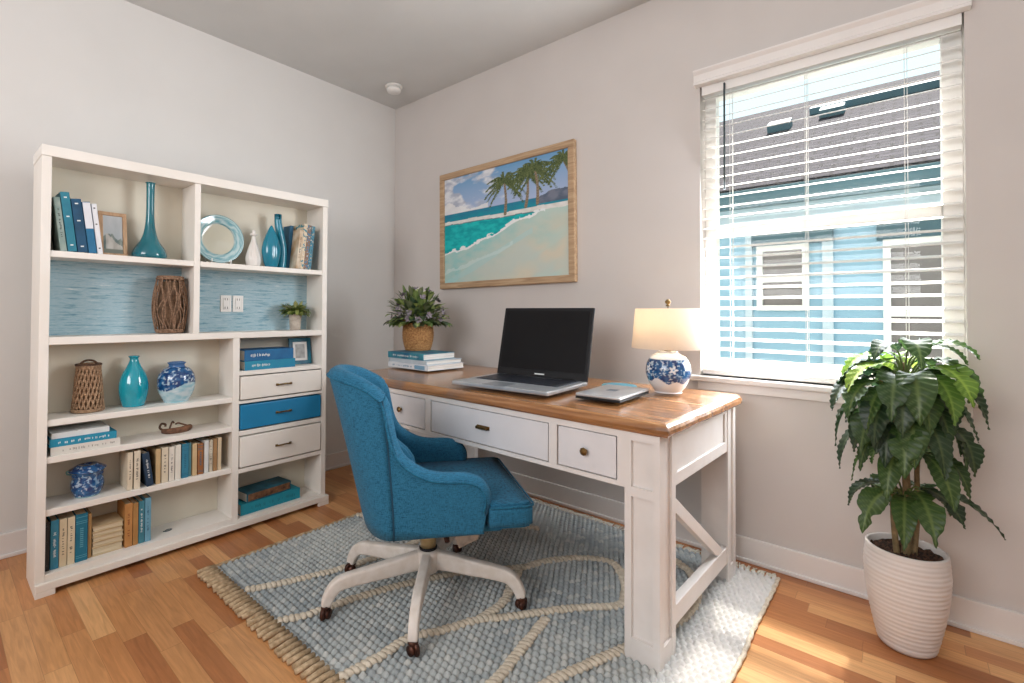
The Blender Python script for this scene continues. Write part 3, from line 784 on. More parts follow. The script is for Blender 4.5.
tag(ob('tube_vase', bm, M['tealglaze'], None, True, loc=(.425, -1.139, zt)), 'tall curved teal vase with open round neck behind the pointed one', 'vase')
# small potted plant on the middle shelf, right bay
def leaf_blade(bm, base, dirv, up, L_, W_, droop, colstore=None, nseg=5, fold=.15, col=None):
    d = Vector(dirv).normalized(); u = Vector(up).normalized(); s = d.cross(u)
    if s.length < 1e-4: s = d.cross(Vector((1, 0, 0)))
    s.normalize(); u = s.cross(d).normalized(); p = Vector(base); prev = None
    for i in range(nseg + 1):
        t = i / nseg; w = W_ * (math.sin(PI * min(1, t * .92 + .04)) ** .8)
        if i == nseg: w = W_ * .03
        row = [bm.verts.new(p - s * w + u * w * fold), bm.verts.new(p), bm.verts.new(p + s * w + u * w * fold)]
        if colstore is not None:
            for k, v in enumerate(row): colstore.append(mix(col, (col[0] * 1.6, col[1] * 1.35, col[2] * 1.3), 1.0 if k == 1 else 0.0))
        if prev:
            bm.faces.new((prev[0], prev[1], row[1], row[0])); bm.faces.new((prev[1], prev[2], row[2], row[1]))
        prev = row
        d = (d + Vector((0, 0, -droop / nseg))).normalized(); u = s.cross(d).normalized(); p = p + d * (L_ / nseg)
def colored(name, bm, cols, m, parent, smooth=True):
    me = bpy.data.meshes.new(name); bm.to_mesh(me); bm.free()
    at = me.color_attributes.new(name='Col', type='FLOAT_COLOR', domain='POINT')
    for i, c in enumerate(cols): at.data[i].color = (c[0], c[1], c[2], 1)
    return link(name, me, m, parent, smooth)
t = thing('potted_plant', 'small green and cream plant in a beige pot on the bookcase', 'plant', (.425, -1.052, .985))
bm = bmesh.new(); lathe(bm, smooth_prof([(0, 0), (.026, 0), (.029, .02), (.033, .07), (.036, .088), (.033, .088), (.028, .07), (0, .065)], 4), 28, fn=lambda r, z, a: r * (1 + .015 * math.sin(z * 500)))
ob('pot', bm, mat('beige_pot', '#bfb4a6', .7, '#a3968a', 40), t, True)
bm = bmesh.new(); cols = []; rr = random.Random(5)
for i in range(230):
    a = rr.uniform(0, 2 * PI); el = rr.uniform(-.3, 1.4); r0 = rr.uniform(.0, .055)
    b_ = Vector((math.cos(a) * r0, math.sin(a) * r0, .09 + rr.uniform(0, .035)))
    d = Vector((math.cos(a) * math.cos(el) * .8, math.sin(a) * math.cos(el) * 1.5, math.sin(el) * .8))
    leaf_blade(bm, b_, d, (0, 0, 1), rr.uniform(.03, .055), rr.uniform(.008, .013), rr.uniform(.2, 1.2), cols, 4, .2, rr.choice([(.16, .24, .06), (.24, .31, .10), (.10, .17, .05), (.34, .40, .18)]))
colored('foliage', bm, cols, VM['leaf'], t)
bm = bmesh.new()
for i in range(26):
    a = rr.uniform(0, 2 * PI); q = rr.uniform(.01, .055); z = .115 + rr.uniform(0, .035)
    c = Vector((math.cos(a) * q * .8 + .012, math.sin(a) * q * 1.3 - .02, z))
    for k in range(5):
        an = 2 * PI * k / 5 + rr.random(); e = Vector((math.cos(an), math.sin(an), .3)) * .011
        s_ = Vector((-math.sin(an), math.cos(an), 0)) * .004
        vs = [bm.verts.new(c), bm.verts.new(c + e * .5 + s_), bm.verts.new(c + e), bm.verts.new(c + e * .5 - s_)]; bm.faces.new(vs)
ob('blossoms', bm, mat('cream_blossom', '#dcd8c2', .7), t)

# L3: lattice basket, turquoise bottle, ginger jars
t = thing('lattice_basket', 'tapered brown lattice basket with loop handle on the shelf above the stacked books', 'basket', (.405, -1.968, .665))
hB = .195
def tr_(f): return .052 - .014 * f
bm = bmesh.new(); ns = 20
for dr_ in (1, -1):
    for i in range(ns):
        a0 = 2 * PI * i / ns
        tube(bm, [((tr_(f) + dr_ * .0012) * math.cos(a0 + dr_ * 1.1 * f), (tr_(f) + dr_ * .0012) * math.sin(a0 + dr_ * 1.1 * f), .012 + (hB - .012) * f) for f in [q / 14 for q in range(15)]], .0038, 6)
for k, f in enumerate((.0, .03, .97, 1.0)):
    tube(bm, [((tr_(f) + .002) * math.cos(a), (tr_(f) + .002) * math.sin(a), .006 + (hB - .004) * f) for a in [2 * PI * q / 30 for q in range(31)]], .0045, 6, False)
lathe(bm, [(0, .001), (.05, .001), (.05, .006), (0, .006)], 24)
ob('lattice', bm, M['rope'], t, True)
bm = bmesh.new(); lathe(bm, [(0, .008), (.046, .008), (.040, .1), (.033, .188), (.0, .19)], 24); ob('inner_liner', bm, mat('basket_liner', '#7d6048', .9, '#6a4f39', 60), t, True)
bm = bmesh.new(); tube(bm, smooth_prof([(0, -.028, .19), (0, -.024, .205), (0, -.008, .214), (0, .014, .212), (0, .028, .200), (0, .030, .19)], 4), .0045, 7)
tube(bm, [(.042 * math.cos(a), .042 * math.sin(a), .197) for a in [2 * PI * q / 24 for q in range(25)]], .005, 6, False)
ob('handle', bm, mat('dark_rope', '#5b3f2c', .8, '#3e2a1d', 80), t, True)
vase('bottle_vase', 'rounded turquoise glazed bottle vase between the basket and the blue-white jar', 'vase', (.403, -1.806, .665),
     [(0, 0), (.036, 0), (.043, .008), (.053, .05), (.056, .09), (.047, .135), (.028, .175), (.018, .20), (.017, .213), (.022, .220), (.018, .222), (.012, .21), (.012, .19), (0, .15)], M['turq'])
def delft(c, s=1.0, dens=.5, seed=0.0):
    a = math.atan2(c.y, c.x)
    n = abs(nz(c.x * 34 * s + seed, c.y * 34 * s, c.z * 34 * s, 1, 3)) + .4 * nz(c.x * 80 * s, c.y * 80 * s + seed, c.z * 80 * s, 1, 2)
    base = (.42, .52, .60)
    if n > .34 - dens * .42: return mix((.008, .04, .15), (.02, .11, .28), .5 + 1.6 * nz(c.x * 50, c.y * 50, c.z * 50))
    return mix(base, (.2, .36, .55), .35 + nz(c.x * 40, c.y * 40, c.z * 40))
def ginger(c):
    low = c.z < .075 + .018 * math.sin(math.atan2(c.y, c.x) * 2 + .5)
    if low: return mix((.30, .52, .60), (.58, .68, .72), .5 + .9 * nz(c.x * 30, c.y * 30, c.z * 60))
    if c.z > .163: return (.05, .15, .35)
    return delft(c, 1.0, .62)
vase('ginger_jar', 'round blue and white painted jar with short collar neck', 'jar', (.418, -1.640, .665),
     [(0, 0), (.045, 0), (.052, .008), (.071, .045), (.078, .085), (.073, .125), (.055, .152), (.036, .163), (.033, .172), (.038, .180), (.038, .184), (.031, .183), (.028, .16), (0, .14)], VM['ceramic'], 110, colfn=ginger, k=14)
# carved driftwood piece
t = thing('driftwood_ornament', 'small brown curled driftwood ornament lying on the narrow shelf', 'ornament', (.425, -1.640, .522))
bm = bmesh.new()
tube(bm, smooth_prof([(-.01, -.055, .012), (.012, -.03, .010), (.018, .01, .010), (.004, .05, .014), (-.012, .062, .016)], 5), [.010 + .006 * math.sin(PI * i / 20) for i in range(21)], 9)
tube(bm, smooth_prof([(-.012, .06, .016), (-.02, .03, .030), (-.016, .012, .038), (-.012, .0, .036)], 5), .004, 7)
ob('branch', bm, mat('driftwood', '#80583f', .8, '#553827', 60), t, True)
bm = bmesh.new(); tube(bm, smooth_prof([(-.01, -.05, .014), (-.008, -.066, .03), (-.004, -.06, .048), (0, -.046, .044), (0, -.046, .034)], 5), .005, 7)
tube(bm, smooth_prof([(0, -.03, .016), (.0, -.022, .04), (0, -.016, .052), (0, -.010, .044)], 5), .004, 7)
ob('curl', bm, mat('driftwood_dark', '#5d3f2e', .8, '#46301f', 60), t, True)
# blue and white lidded bowl
t = thing('lidded_bowl', 'squat blue and white painted bowl with flared rim on the shelf', 'bowl', (.42, -1.968, .32))
bm = bmesh.new(); lathe(bm, smooth_prof([(0, 0), (.038, 0), (.045, .006), (.055, .03), (.056, .055), (.051, .078), (.050, .09), (0, .09)], 10), 110)
o = ob('bowl_body', bm, VM['ceramic'], t, True); setcol(o.data, lambda c: (.30, .48, .55) if c.z < .006 else delft(c, 1.1, .7, 5))
bm = bmesh.new(); lathe(bm, smooth_prof([(0, .088), (.048, .088), (.058, .100), (.064, .108), (.050, .118), (.038, .125), (.030, .128), (0, .122)], 10), 110, fn=lambda r, z, a: r * (1 + .05 * math.cos(a * 3)))
o = ob('rim', bm, VM['ceramic'], t, True); setcol(o.data, lambda c: delft(c, 1.2, .85, 9))
bm = bmesh.new(); tube(bm, smooth_prof([(0, -.052, .104), (.0, -.068, .112), (0, -.066, .100), (.0, -.050, .094)], 4), .003, 6); ob('handle', bm, mat('verdigris', '#5e8a84', .5), t, True)
# little metal clip lying on the bottom shelf
bm = bmesh.new()
tube(bm, smooth_prof([(0, -.018, .003), (.008, -.006, .003), (.006, .012, .003), (-.004, .016, .003), (-.008, .0, .003), (0, -.01, .003)], 5), .0022, 6)
tag(ob('metal_ring', bm, mat('dull_metal', '#6f7c80', .4, metal=.7), None, True, loc=(.43, -1.672, .0755)), 'small grey metal ring lying on the bare end of the bottom shelf', 'ring')

# ------------------------------------------------------------------ desk
dk = thing('writing_desk', 'white writing desk with wooden top and three drawers under the beach picture', 'desk', (1.65, -.53, .010))
def DP(name, bm, m=None, par=None, smooth=False):
    o = ob(name, bm, m or M['deskw'], None, smooth); o.parent = par or dk
    if par is None: o.matrix_parent_inverse = Matrix.Translation(dk.location).inverted()
    return o
DX0, DX1, DY0, DY1 = .675, 2.458, -.930, -.135
# top slab with rounded, slightly worn edge
bm = bmesh.new()
prof = [(.028, .716), (.006, .718), (0, .726), (.0, .738), (.004, .748), (.012, .755), (.024, .758)]
nx = 60; loops = []
def slab_loop(inset, z):
    x0, x1, y0, y1 = DX0 + inset, DX1 - inset, DY0 + inset, DY1 - inset; vs = []; rr_ = .006 if inset < .02 else .004
    def edge(p, q, n):
        for i in range(n):
            f = i / n; x = p[0] + (q[0] - p[0]) * f; y = p[1] + (q[1] - p[1]) * f
            w = .0022 * nz(x * 9, y * 9, z * 9) if inset < .02 else 0
            vs.append(bm.verts.new((x + (w if p[0] == q[0] else 0), y + (w if p[1] == q[1] else 0), z)))
    edge((x0 + rr_, y0), (x1 - rr_, y0), nx); edge((x1, y0 + rr_), (x1, y1 - rr_), nx // 2)
    edge((x1 - rr_, y1), (x0 + rr_, y1), nx); edge((x0, y1 - rr_), (x0, y0 + rr_), nx // 2)
    return vs
for ins, z in prof: loops.append(slab_loop(ins, z))
for A, B in zip(loops, loops[1:]):
    n = len(A)
    for i in range(n): bm.faces.new((A[i], A[(i + 1) % n], B[(i + 1) % n], B[i]))
bm.faces.new(loops[-1]); bm.faces.new(loops[0][::-1])
DP('desktop', bm, M['desktop'])
# apron box (front rail with three drawer openings)
BX0, BX1 = .86, 2.428; FY = -.918
bm = bmesh.new()
box(bm, .965, 2.316, FY, FY + .02, .695, .716); box(bm, .965, 2.316, FY, FY + .02, .538, .553)
for a, b_ in ((.965, 1.0), (1.352, 1.388), (2.026, 2.060), (2.290, 2.315)): box(bm, a, b_, FY, FY + .02, .553, .695)
box(bm, .965, 2.316, FY + .10, FY + .11, .54, .716)
box(bm, BX0 + .05, 2.35, -.20, -.18, .54, .716)
DP('apron', bm)
DP('drawer_recess', bx(.97, 2.295, FY + .016, FY + .10, .5535, .694), M['dark'])
def knob(x, y, z, kind):
    bm = bmesh.new()
    if kind == 'pull':
        tube(bm, [(x - .028, y - .012, z), (x + .028, y - .012, z)], .0075, 6)
        for s in (-.02, .02): tube(bm, [(x + s, y, z), (x + s, y - .012, z)], .004, 6)
        box(bm, x - .034, x + .034, y - .002, y, z - .008, z + .008, .001)
    else:
        lathe_pts = [(0.0, 0), (.006, 0), (.005, .010), (.013, .013), (.014, .018), (.008, .023), (0, .024)]
        tmp = bmesh.new(); lathe(tmp, lathe_pts, 8)
        bmesh.ops.transform(tmp, matrix=Matrix.Translation((x, y, z)) @ Matrix.Rotation(PI / 2, 4, 'X'), verts=tmp.verts[:])
        me = bpy.data.meshes.new('k'); tmp.to_mesh(me); tmp.free(); bm.from_mesh(me); bpy.data.meshes.remove(me)
    return bm
for x0, x1, kind in ((1.0, 1.352, 'knob'), (1.388, 2.026, 'pull'), (2.060, 2.290, 'knob')):
    dr = DP('drawer', bx(x0 + .005, x1 - .005, FY + .002, FY + .09, .557, .6915, .0015), M['drawerw'])
    k = DP('pull' if kind == 'pull' else 'knob', knob((x0 + x1) / 2, FY + .002, .625, kind), M['brass'], par=dr, smooth=False)
    k.matrix_parent_inverse = Matrix()
def panel_leg(x0, x1, y0, y1, front):
    bm = bmesh.new(); z1 = .716
    e = .006
    box(bm, x0 + e, x1 - .008, y0 + .013, y1 - .003, 0.002, z1)
    w = .022
    if front:   # raised stiles and rails on the front face
        for a, b_ in ((x0, x0 + w), (x1 - w, x1)): box(bm, a, b_, y0, y0 + .016, 0.002, z1)
        for a, b_ in ((0.002, .075), (.515, .545), (.69, z1)): box(bm, x0 + w, x1 - w, y0 + .0005, y0 + .014, a, b_)
    # outer side stiles
    for a, b_ in ((y0 + (.0158 if front else 0), y0 + .03), (y1 - .03, y1)): box(bm, x1 - .008, x1, a, b_, 0.002, z1)
    box(bm, x1 - .008, x1 - .0005, y0 + .03, y1 - .03, 0.002, .07)
    return bm
DP('leg', panel_leg(2.315, 2.428, FY, FY + .125, True)); DP('leg', panel_leg(2.315, 2.428, -.245, -.145, False))
DP('leg', panel_leg(.86, .965, FY, FY + .22, True)); DP('leg', panel_leg(.86, .965, -.245, -.145, False))
# end panels
def end_panel(x0, x1, xo):
    bm = bmesh.new()
    box(bm, x0 + .008, x1 - .008, FY + .12, -.235, .545, .716)
    box(bm, x0, x1, FY + .12, -.235, .69, .716, .001, 1); box(bm, x0, x1, FY + .12, -.235, .535, .575, .001, 1)
    for y in (FY + .12, -.265): box(bm, x0, x1, y, y + .03, .575, .69, .001, 1)
    return bm
DP('end_panel', end_panel(2.398, 2.424, 1)); DP('end_panel', end_panel(.86, .89, -1))
for xa in (2.392, .87):
    bm = bmesh.new(); box(bm, xa, xa + .03, FY + .12, -.23, .085, .15, .003); DP('stretcher', bm)
    bm = bmesh.new(); 
    L_ = math.hypot(.52, .36); an = math.atan2(-.36, .52)
    box(bm, -.013, .013, 0, L_, -.02, .02, .002, 2, Matrix.Translation((xa + .015, FY + .10, .50)) @ Matrix.Rotation(an, 4, 'X'))
    DP('cross_brace', bm)

dk.rotation_euler = (0, 0, -.033); dk.location.z = .008

# ------------------------------------------------------------------ laptop
DZ = .7662
lp = thing('laptop', 'open silver and black laptop on the middle of the desk', 'laptop', (1.703, -.685, DZ + .004), .055)
M['alu'] = mat('laptop_silver', '#c3c7cb', .3, '#b7bbbf', 20, metal=.6)
LW, LD = .485, .35
bm = bmesh.new(); box(bm, -LW / 2, LW / 2, -LD / 2, LD / 2, 0, .017, .005, 3); ob('base', bm, M['alu'], lp)
bm = bmesh.new()
for x in (-.19, .19):
    for y in (-.14, .14): box(bm, x - .015, x + .015, y - .006, y + .006, -.0037, 0)
ob('rubber_feet', bm, M['black'], lp)
ob('keyboard_deck', bx(-LW / 2 + .03, LW / 2 - .03, -.045, LD / 2 - .03, .017, .0178), mat('deck_dark', '#3a4250', .5), lp)
bm = bmesh.new()
for r_i in range(6):
    ncol = 15; kw = (LW - .075) / ncol
    for c_i in range(ncol):
        x = -LW / 2 + .0375 + c_i * kw; y = -.040 + r_i * .031
        box(bm, x + .001, x + kw - .0015, y, y + .027, .0178, .0205)
ob('keys', bm, mat('keys', '#20242c', .4), lp)
bm = bmesh.new(); box(bm, -.075, .035, -.16, -.075, .017, .0176, .0005, 1); box(bm, -.075, .035, -.173, -.163, .017, .0182); ob('touchpad', bm, mat('touchpad', '#7f868d', .3, metal=.4), lp)
ti = math.radians(13); Rm = Matrix.Translation((0, LD / 2 - .006, .016)) @ Matrix.Rotation(-ti, 4, 'X')
SH = .335
bm = bmesh.new(); box(bm, -LW / 2, LW / 2, .0, .010, 0, SH, .0045, 3, Rm); scr = ob('screen_lid', bm, M['black'], lp)
ob('display', bx(-LW / 2 + .017, LW / 2 - .017, -.0009, .0002, .034, SH - .016, mtx=Rm), mat('display_off', '#07060a', .3, '#09090d', 4, spec=.25), scr)
ob('logo_bar', bx(-.026, .026, -.0008, .0002, .013, .019, mtx=Rm), M['mark_l'], scr)
bm = bmesh.new()
for s in (-1, 1): tube(bm, [(s * .15 - .03, LD / 2 - .006, .017), (s * .15 + .03, LD / 2 - .006, .017)], .0065, 10)
ob('hinge', bm, M['black'], lp)

# silver notebook & teal coaster
t = thing('silver_tablet', 'closed silver case with small dark square lying between laptop and lamp', 'tablet', (2.118, -.632, DZ), .03)
ob('lower_cover', bx(-.088, .088, -.145, .145, 0, .009, .003, 2), M['black'], t)
bm = bmesh.new(); box(bm, -.088, .088, -.145, .145, .009, .021, .005, 3); ob('upper_cover', bm, mat('silver_lid', '#c9ccd0', .3, '#bcc0c5', 10, metal=.5), t)
ob('badge', bx(-.022, .016, -.02, .022, .021, .0215), mat('badge', '#54697e', .3), t)
bm = bmesh.new(); lathe(bm, [(0, 0), (.070, 0), (.074, .002), (.074, .006), (.070, .008), (0, .008)], 40)
tag(ob('coaster', bm, mat('coaster_teal', '#3ba1bb', .3, '#2c8ca8', 20, coat=.4), None, loc=(2.035, -.40, DZ)), 'flat round teal coaster on the desk behind the silver case', 'coaster')

# ------------------------------------------------------------------ desk lamp
t = thing('table_lamp', 'lit table lamp with round blue and white jar base and white shade', 'lamp', (2.243, -.392, DZ))
bm = bmesh.new(); lathe(bm, smooth_prof([(0, 0), (.050, 0), (.053, .006), (.070, .03), (.084, .065), (.087, .09), (.082, .12), (.066, .146), (.046, .158), (.038, .163), (.038, .168), (0, .168)], 16), 150)
def lampcol(c):
    a = math.atan2(c.y, c.x)
    if c.z < .050 + .014 * math.sin(a * 5 + 1) * math.cos(a * 2) or c.z > .140: return (.74, .75, .77)
    # blossoms: white flower shapes on a blue vine ground
    for k in range(5):
        a0 = k * 2 * PI / 5 - 1.0; da = (a - a0 + PI) % (2 * PI) - PI; dx, dz = da * .085, c.z - .098
        r_ = math.hypot(dx, dz); th = math.atan2(dz, dx)
        if r_ < .013 + .005 * math.cos(5 * th): return (.72, .76, .80) if r_ > .004 else (.15, .35, .55)
    return delft(c, 1.2, .70, 2) if c.z < .136 else (.55, .65, .72)
o = ob('lamp_base', bm, VM['ceramic'], t, True); setcol(o.data, lampcol)
bm = bmesh.new(); lathe(bm, [(0, .164), (.016, .164), (.016, .172), (.007, .176), (.007, .215), (.014, .22), (.014, .24), (0, .24)], 16)
tube(bm, [(0, 0, .24), (0, 0, .352)], .0022, 6)
for k in range(3):
    a = 2 * PI * k / 3; tube(bm, [(0, 0, .338), (.128 * math.cos(a), .128 * math.sin(a), .338)], .0015, 5)
ob('stem', bm, M['brass'], t, True)
bm = bmesh.new(); lathe(bm, [(0, .352), (.009, .352), (.009, .356), (.004, .359), (.011, .366), (.012, .372), (.006, .380), (0, .381)], 14); ob('finial', bm, M['brass'], t, True)
bm = bmesh.new(); lathe(bm, [(.143, .180), (.128, .342), (.1265, .342), (.1415, .180), (.143, .180)], 64)
m, nt, b = node_mat('linen_shade'); N = nt.nodes.new; L = nt.links.new
tcn = N('ShaderNodeTexCoord'); wv = N('ShaderNodeTexNoise'); wv.inputs['Scale'].default_value = 260; L(tcn.outputs['Object'], wv.inputs['Vector'])
rp = N('ShaderNodeValToRGB'); rp.color_ramp.elements[0].color = hx('#e6e1d8'); rp.color_ramp.elements[1].color = hx('#f3efe8'); L(wv.outputs['Fac'], rp.inputs['Fac'])
df = N('ShaderNodeBsdfDiffuse'); tl = N('ShaderNodeBsdfTranslucent'); mxx = N('ShaderNodeMixShader'); mxx.inputs[0].default_value = .5
L(rp.outputs['Color'], df.inputs['Color']); tl.inputs['Color'].default_value = hx('#f6e3c8'); L(df.outputs[0], mxx.inputs[1]); L(tl.outputs[0], mxx.inputs[2]); L(mxx.outputs[0], nt.nodes['Material Output'].inputs['Surface'])
ob('lamp_shade', bm, m, t, True)
bm = bmesh.new(); lathe(bm, smooth_prof([(0, .24), (.012, .242), (.016, .255), (.026, .275), (.022, .297), (.008, .306), (0, .307)], 4), 20)
bulb, nt, b = node_mat('bulb_glow'); b.inputs['Base Color'].default_value = (1, .9, .75, 1); b.inputs['Emission Color'].default_value = (1, .72, .42, 1); b.inputs['Emission Strength'].default_value = 22
ob('bulb', bm, bulb, t, True)

# ------------------------------------------------------------------ stacked books & basket plant on desk left
G9 = 'books stacked under the basket plant'
wh = mat('pages_bright', '#e3e1dc', .8, '#cfccc6', 300, stretch=(.03, .03, 1))
# these lie with the spine toward -y: rotate by -90 deg
o = flat('white hardback at the bottom under the basket plant, blue label on its spine', .355, .28, .030, .862, -.46, DZ, -PI / 2 - .03, '#dfe2e6', '#cfd6de', ('title', bmat('#6f95b3')), G9, pages=wh)
ob('spine_label', bx(.1415, .1422, .065, .150, .004, .026), bmat('#7fa9c6'), o)
flat('pale grey book in the middle under the basket plant', .345, .27, .022, .850, -.455, DZ + .0303, -PI / 2 - .05, '#bfc9d0', '#aebac4', None, G9, pages=wh)
flat('teal and navy book directly under the woven basket', .315, .25, .036, .828, -.465, DZ + .0526, -PI / 2 - .02, '#3b8f9d', '#1f5f7f', ('title', ML), G9, pages=wh)
t = thing('basket_plant', 'leafy green and lilac plant in a woven straw basket on the desk books', 'plant', (.752, -.425, DZ + .089))
bm = bmesh.new()
def weave(r, z, a):
    row = int(z / .0095); return r + .0065 * abs(math.sin(z / .0095 * PI)) * (1 if math.sin(a * 22 + (row % 2) * PI) > 0 else .35)
lathe(bm, [(0, .002)] + [(.072 + .013 * math.sin(PI * (z / .17)) + .012 * z / .17, z) for z in [k * .0024 for k in range(1, 70)]] + [(.080, .168), (.078, .12), (0, .11)], 132, fn=weave)
ob('straw_basket', bm, M['seagrass'], t, True)
bm = bmesh.new(); cols = []; rr = random.Random(11)
for i in range(420):
    a = rr.uniform(0, 2 * PI); el = rr.uniform(-.35, 1.5); r0 = rr.uniform(.0, .075)
    q = rr.uniform(.35, 1.0)
    b_ = Vector((math.cos(a) * r0 + math.cos(a) * math.cos(el) * .10 * q, math.sin(a) * r0 + math.sin(a) * math.cos(el) * .10 * q, .175 + math.sin(max(el, 0)) * .16 * q))
    d = Vector((math.cos(a) * math.cos(el), math.sin(a) * math.cos(el), math.sin(el) + .15))
    c = rr.choice([(.09, .15, .05), (.14, .22, .07), (.22, .32, .10), (.13, .17, .09), (.27, .36, .14), (.06, .11, .06)])
    leaf_blade(bm, b_, d, (0, 0, 1), rr.uniform(.045, .078), rr.uniform(.015, .023), rr.uniform(.1, 1.2), cols, 5, .22, c)
colored('foliage', bm, cols, VM['leaf'], t)
bm = bmesh.new()
for i in range(34):
    a = rr.uniform(0, 2 * PI); el = rr.uniform(-.1, 1.3)
    c = Vector((math.cos(a) * math.cos(el) * .155, math.sin(a) * math.cos(el) * .155, .19 + math.sin(max(el, 0)) * .19))
    nrm = Vector((math.cos(a) * math.cos(el), math.sin(a) * math.cos(el), math.sin(el))).normalized(); sx = nrm.cross(Vector((0, 0, 1))).normalized(); sy = nrm.cross(sx)
    for k in range(6):
        an = 2 * PI * k / 6 + rr.random() * .5; e = (sx * math.cos(an) + sy * math.sin(an) + nrm * .5) * .024; s_ = (-sx * math.sin(an) + sy * math.cos(an)) * .008
        vs = [bm.verts.new(c), bm.verts.new(c + e * .5 + s_), bm.verts.new(c + e), bm.verts.new(c + e * .5 - s_)]; bm.faces.new(vs)
ob('lilac_blossoms', bm, mat('lilac', '#8d8489', .7, '#6d646f', 60), t)
bm = bmesh.new()
for i in range(34):
    a = rr.uniform(0, 2 * PI); q = rr.uniform(.04, .13)
    tube(bm, [(.03 * math.cos(a), .03 * math.sin(a), .11), (q * .7 * math.cos(a), q * .7 * math.sin(a), .19), (q * math.cos(a), q * math.sin(a), .24)], .0018, 5)
ob('stems', bm, mat('stem_green', '#4b5a34', .7), t)

# ------------------------------------------------------------------ beach picture
PX0, PX1, PZ0, PZ1 = .540, 1.608, 1.256, 2.058
pt = thing('framed_picture', 'framed beach painting with palms on the wall above the laptop', 'picture', (1.074, 0, PZ0))
pt.rotation_euler = (0, -.012, 0)
cx_, cz_ = 1.074, PZ0
bm = bmesh.new(); fw = .041
for (x0, x1, z0, z1) in ((PX0, PX1, PZ1 - fw, PZ1), (PX0, PX1, PZ0, PZ0 + fw), (PX0, PX0 + fw, PZ0 + fw, PZ1 - fw), (PX1 - fw, PX1, PZ0 + fw, PZ1 - fw)):
    box(bm, x0 - cx_, x1 - cx_, -.034, -.001, z0 - cz_, z1 - cz_, .005, 2)
ob('frame', bm, M['framewood'], pt)
nu, nv = 340, 240
import array
verts = []; faces = []; cols = []
W_, H_ = PX1 - PX0 - 2 * fw, PZ1 - PZ0 - 2 * fw
# palm silhouettes rasterised on the grid
import itertools
palm = {}
def stamp(u, v, r, c):
    i0, i1 = int((u - r) * nu), int((u + r) * nu) + 1; asp = W_ / H_
    j0, j1 = int((v - r * asp) * nv), int((v + r * asp) * nv) + 1
    for i in range(max(0, i0), min(nu, i1) + 1):
        for j in range(max(0, j0), min(nv, j1) + 1):
            if ((i / nu - u) ** 2 + ((j / nv - v) / asp) ** 2) < r * r: palm[(i, j)] = c
rp_ = random.Random(4)
def palm_tree(ub, vb, ut, vt, R_):
    for k in range(60):
        f = k / 59; stamp(ub + (ut - ub) * f + .010 * math.sin(PI * f), vb + (vt - vb) * f, .0115 - .004 * f, mix((.16, .12, .08), (.30, .23, .15), abs(math.sin(f * 40))))
    for k in range(17):
        a = -.55 + (PI + 1.1) * k / 16 + rp_.uniform(-.1, .1); Lf = R_ * rp_.uniform(.8, 1.1)
        du, dv = math.cos(a), math.sin(a)
        for s in range(30):
            f = s / 29
            u_ = ut + du * Lf * f; v_ = vt + (dv * Lf * f * .9 - Lf * .55 * f * f) * 1.4
            c = mix((.025, .055, .02), (.17, .20, .07), rp_.random() * .9)
            stamp(u_, v_, .0025, c)
            for q in range(3):
                l = .030 * math.sin(PI * min(1, f + .12)) * rp_.uniform(.4, 1)
                for w_ in range(5): stamp(u_ + rp_.uniform(-.006, .006) + du * .006 * w_ / 4, v_ - l * w_ / 4 * 1.5, .0022, c)
palm_tree(.700, .60, .712, .88, .15); palm_tree(.785, .61, .768, .90, .16); palm_tree(.540, .572, .532, .855, .16)
palm_tree(1.06, .6, .965, .92, .15)
def beach(u, v):
    n = nz(u * 4, v * 4, 2.0); n2 = nz(u * 14, v * 22, 5.0)
    sky = mix((.42, .50, .70), (.14, .34, .58), (v - .62) / .4)
    cl = nz(u * 3.2 + 3, v * 5.5, 8.0, 1, 5)
    dens = cl + (.55 - u) * 1.1 - abs(v - .80) * 1.2
    c = sky
    if v > .60:
        c = mix(sky, mix((.42, .46, .56), (.74, .76, .80), .5 + n2 * 1.2), (dens - .05) * 4)
        cum = .66 + .06 * math.sin(u * 14 + 1) * math.exp(-u * 2) + .03 * n2
        if u < .40 and v < cum + .05: c = mix(c, (.80, .80, .80), .8)
    hor = .655
    if v < hor: c = mix((.02, .20, .32), (.01, .30, .38), (hor - v) * 12 + n2 * .5)
    if u > .78 and v < hor + .045 * math.sin(PI * min(1, (u - .78) / .35)) + .012 * n2 and v > .6: c = mix((.09, .12, .18), (.18, .20, .26), .5 + n2)
    st = .585 + .01 * n
    if v < st: c = mix((.80, .80, .77), (.66, .66, .62), .5 + n2)
    lag_top = .555 + .012 * n - .01 * u
    if v < lag_top: c = (.10, .22, .24) if v > lag_top - .008 else c
    if v < lag_top - .008: c = mix((.00, .34, .38), (.01, .52, .52), .5 + n2 * 1.2 + (.5 - v))
    # curving shoreline
    sh = .27 + .10 * (u / .36) if u < .36 else .37 + .185 * ((u - .36) / .45) ** .9
    shore = sh + .010 * math.sin(u * 23) + .022 * n2 + .02 * n
    shore = min(shore, lag_top)
    if v < shore:
        d = shore - v
        sand = mix((.66, .62, .50), (.56, .62, .56), .5 + n * 1.5)
        wet = mix((.34, .60, .58), (.45, .62, .58), .5 + n2)
        c = mix(wet, sand, d * 2.2 + (u - .42) * 1.3 + n * .7)
        dg = abs((v - .12) - (u - .25) * .55)
        if u < .75 and dg < .02 + .03 * abs(n): c = mix(c, (.42, .66, .66), .5)
        c = mix(c, (.46, .66, .62), max(0, min(1, (u - .55) * 2)) * max(0, .25 + 1.1 * nz(u * 5 - v * 7, (u + v) * 1.5, 3)))
    if abs(v - shore) < .008 + .022 * max(0, n2 + .1) and u < .84: c = (.82, .86, .86)
    if v < lag_top and .16 < shore - v < .19 + .02 * n2 and u < .6: c = mix(c, (.62, .74, .72), .6)
    return c
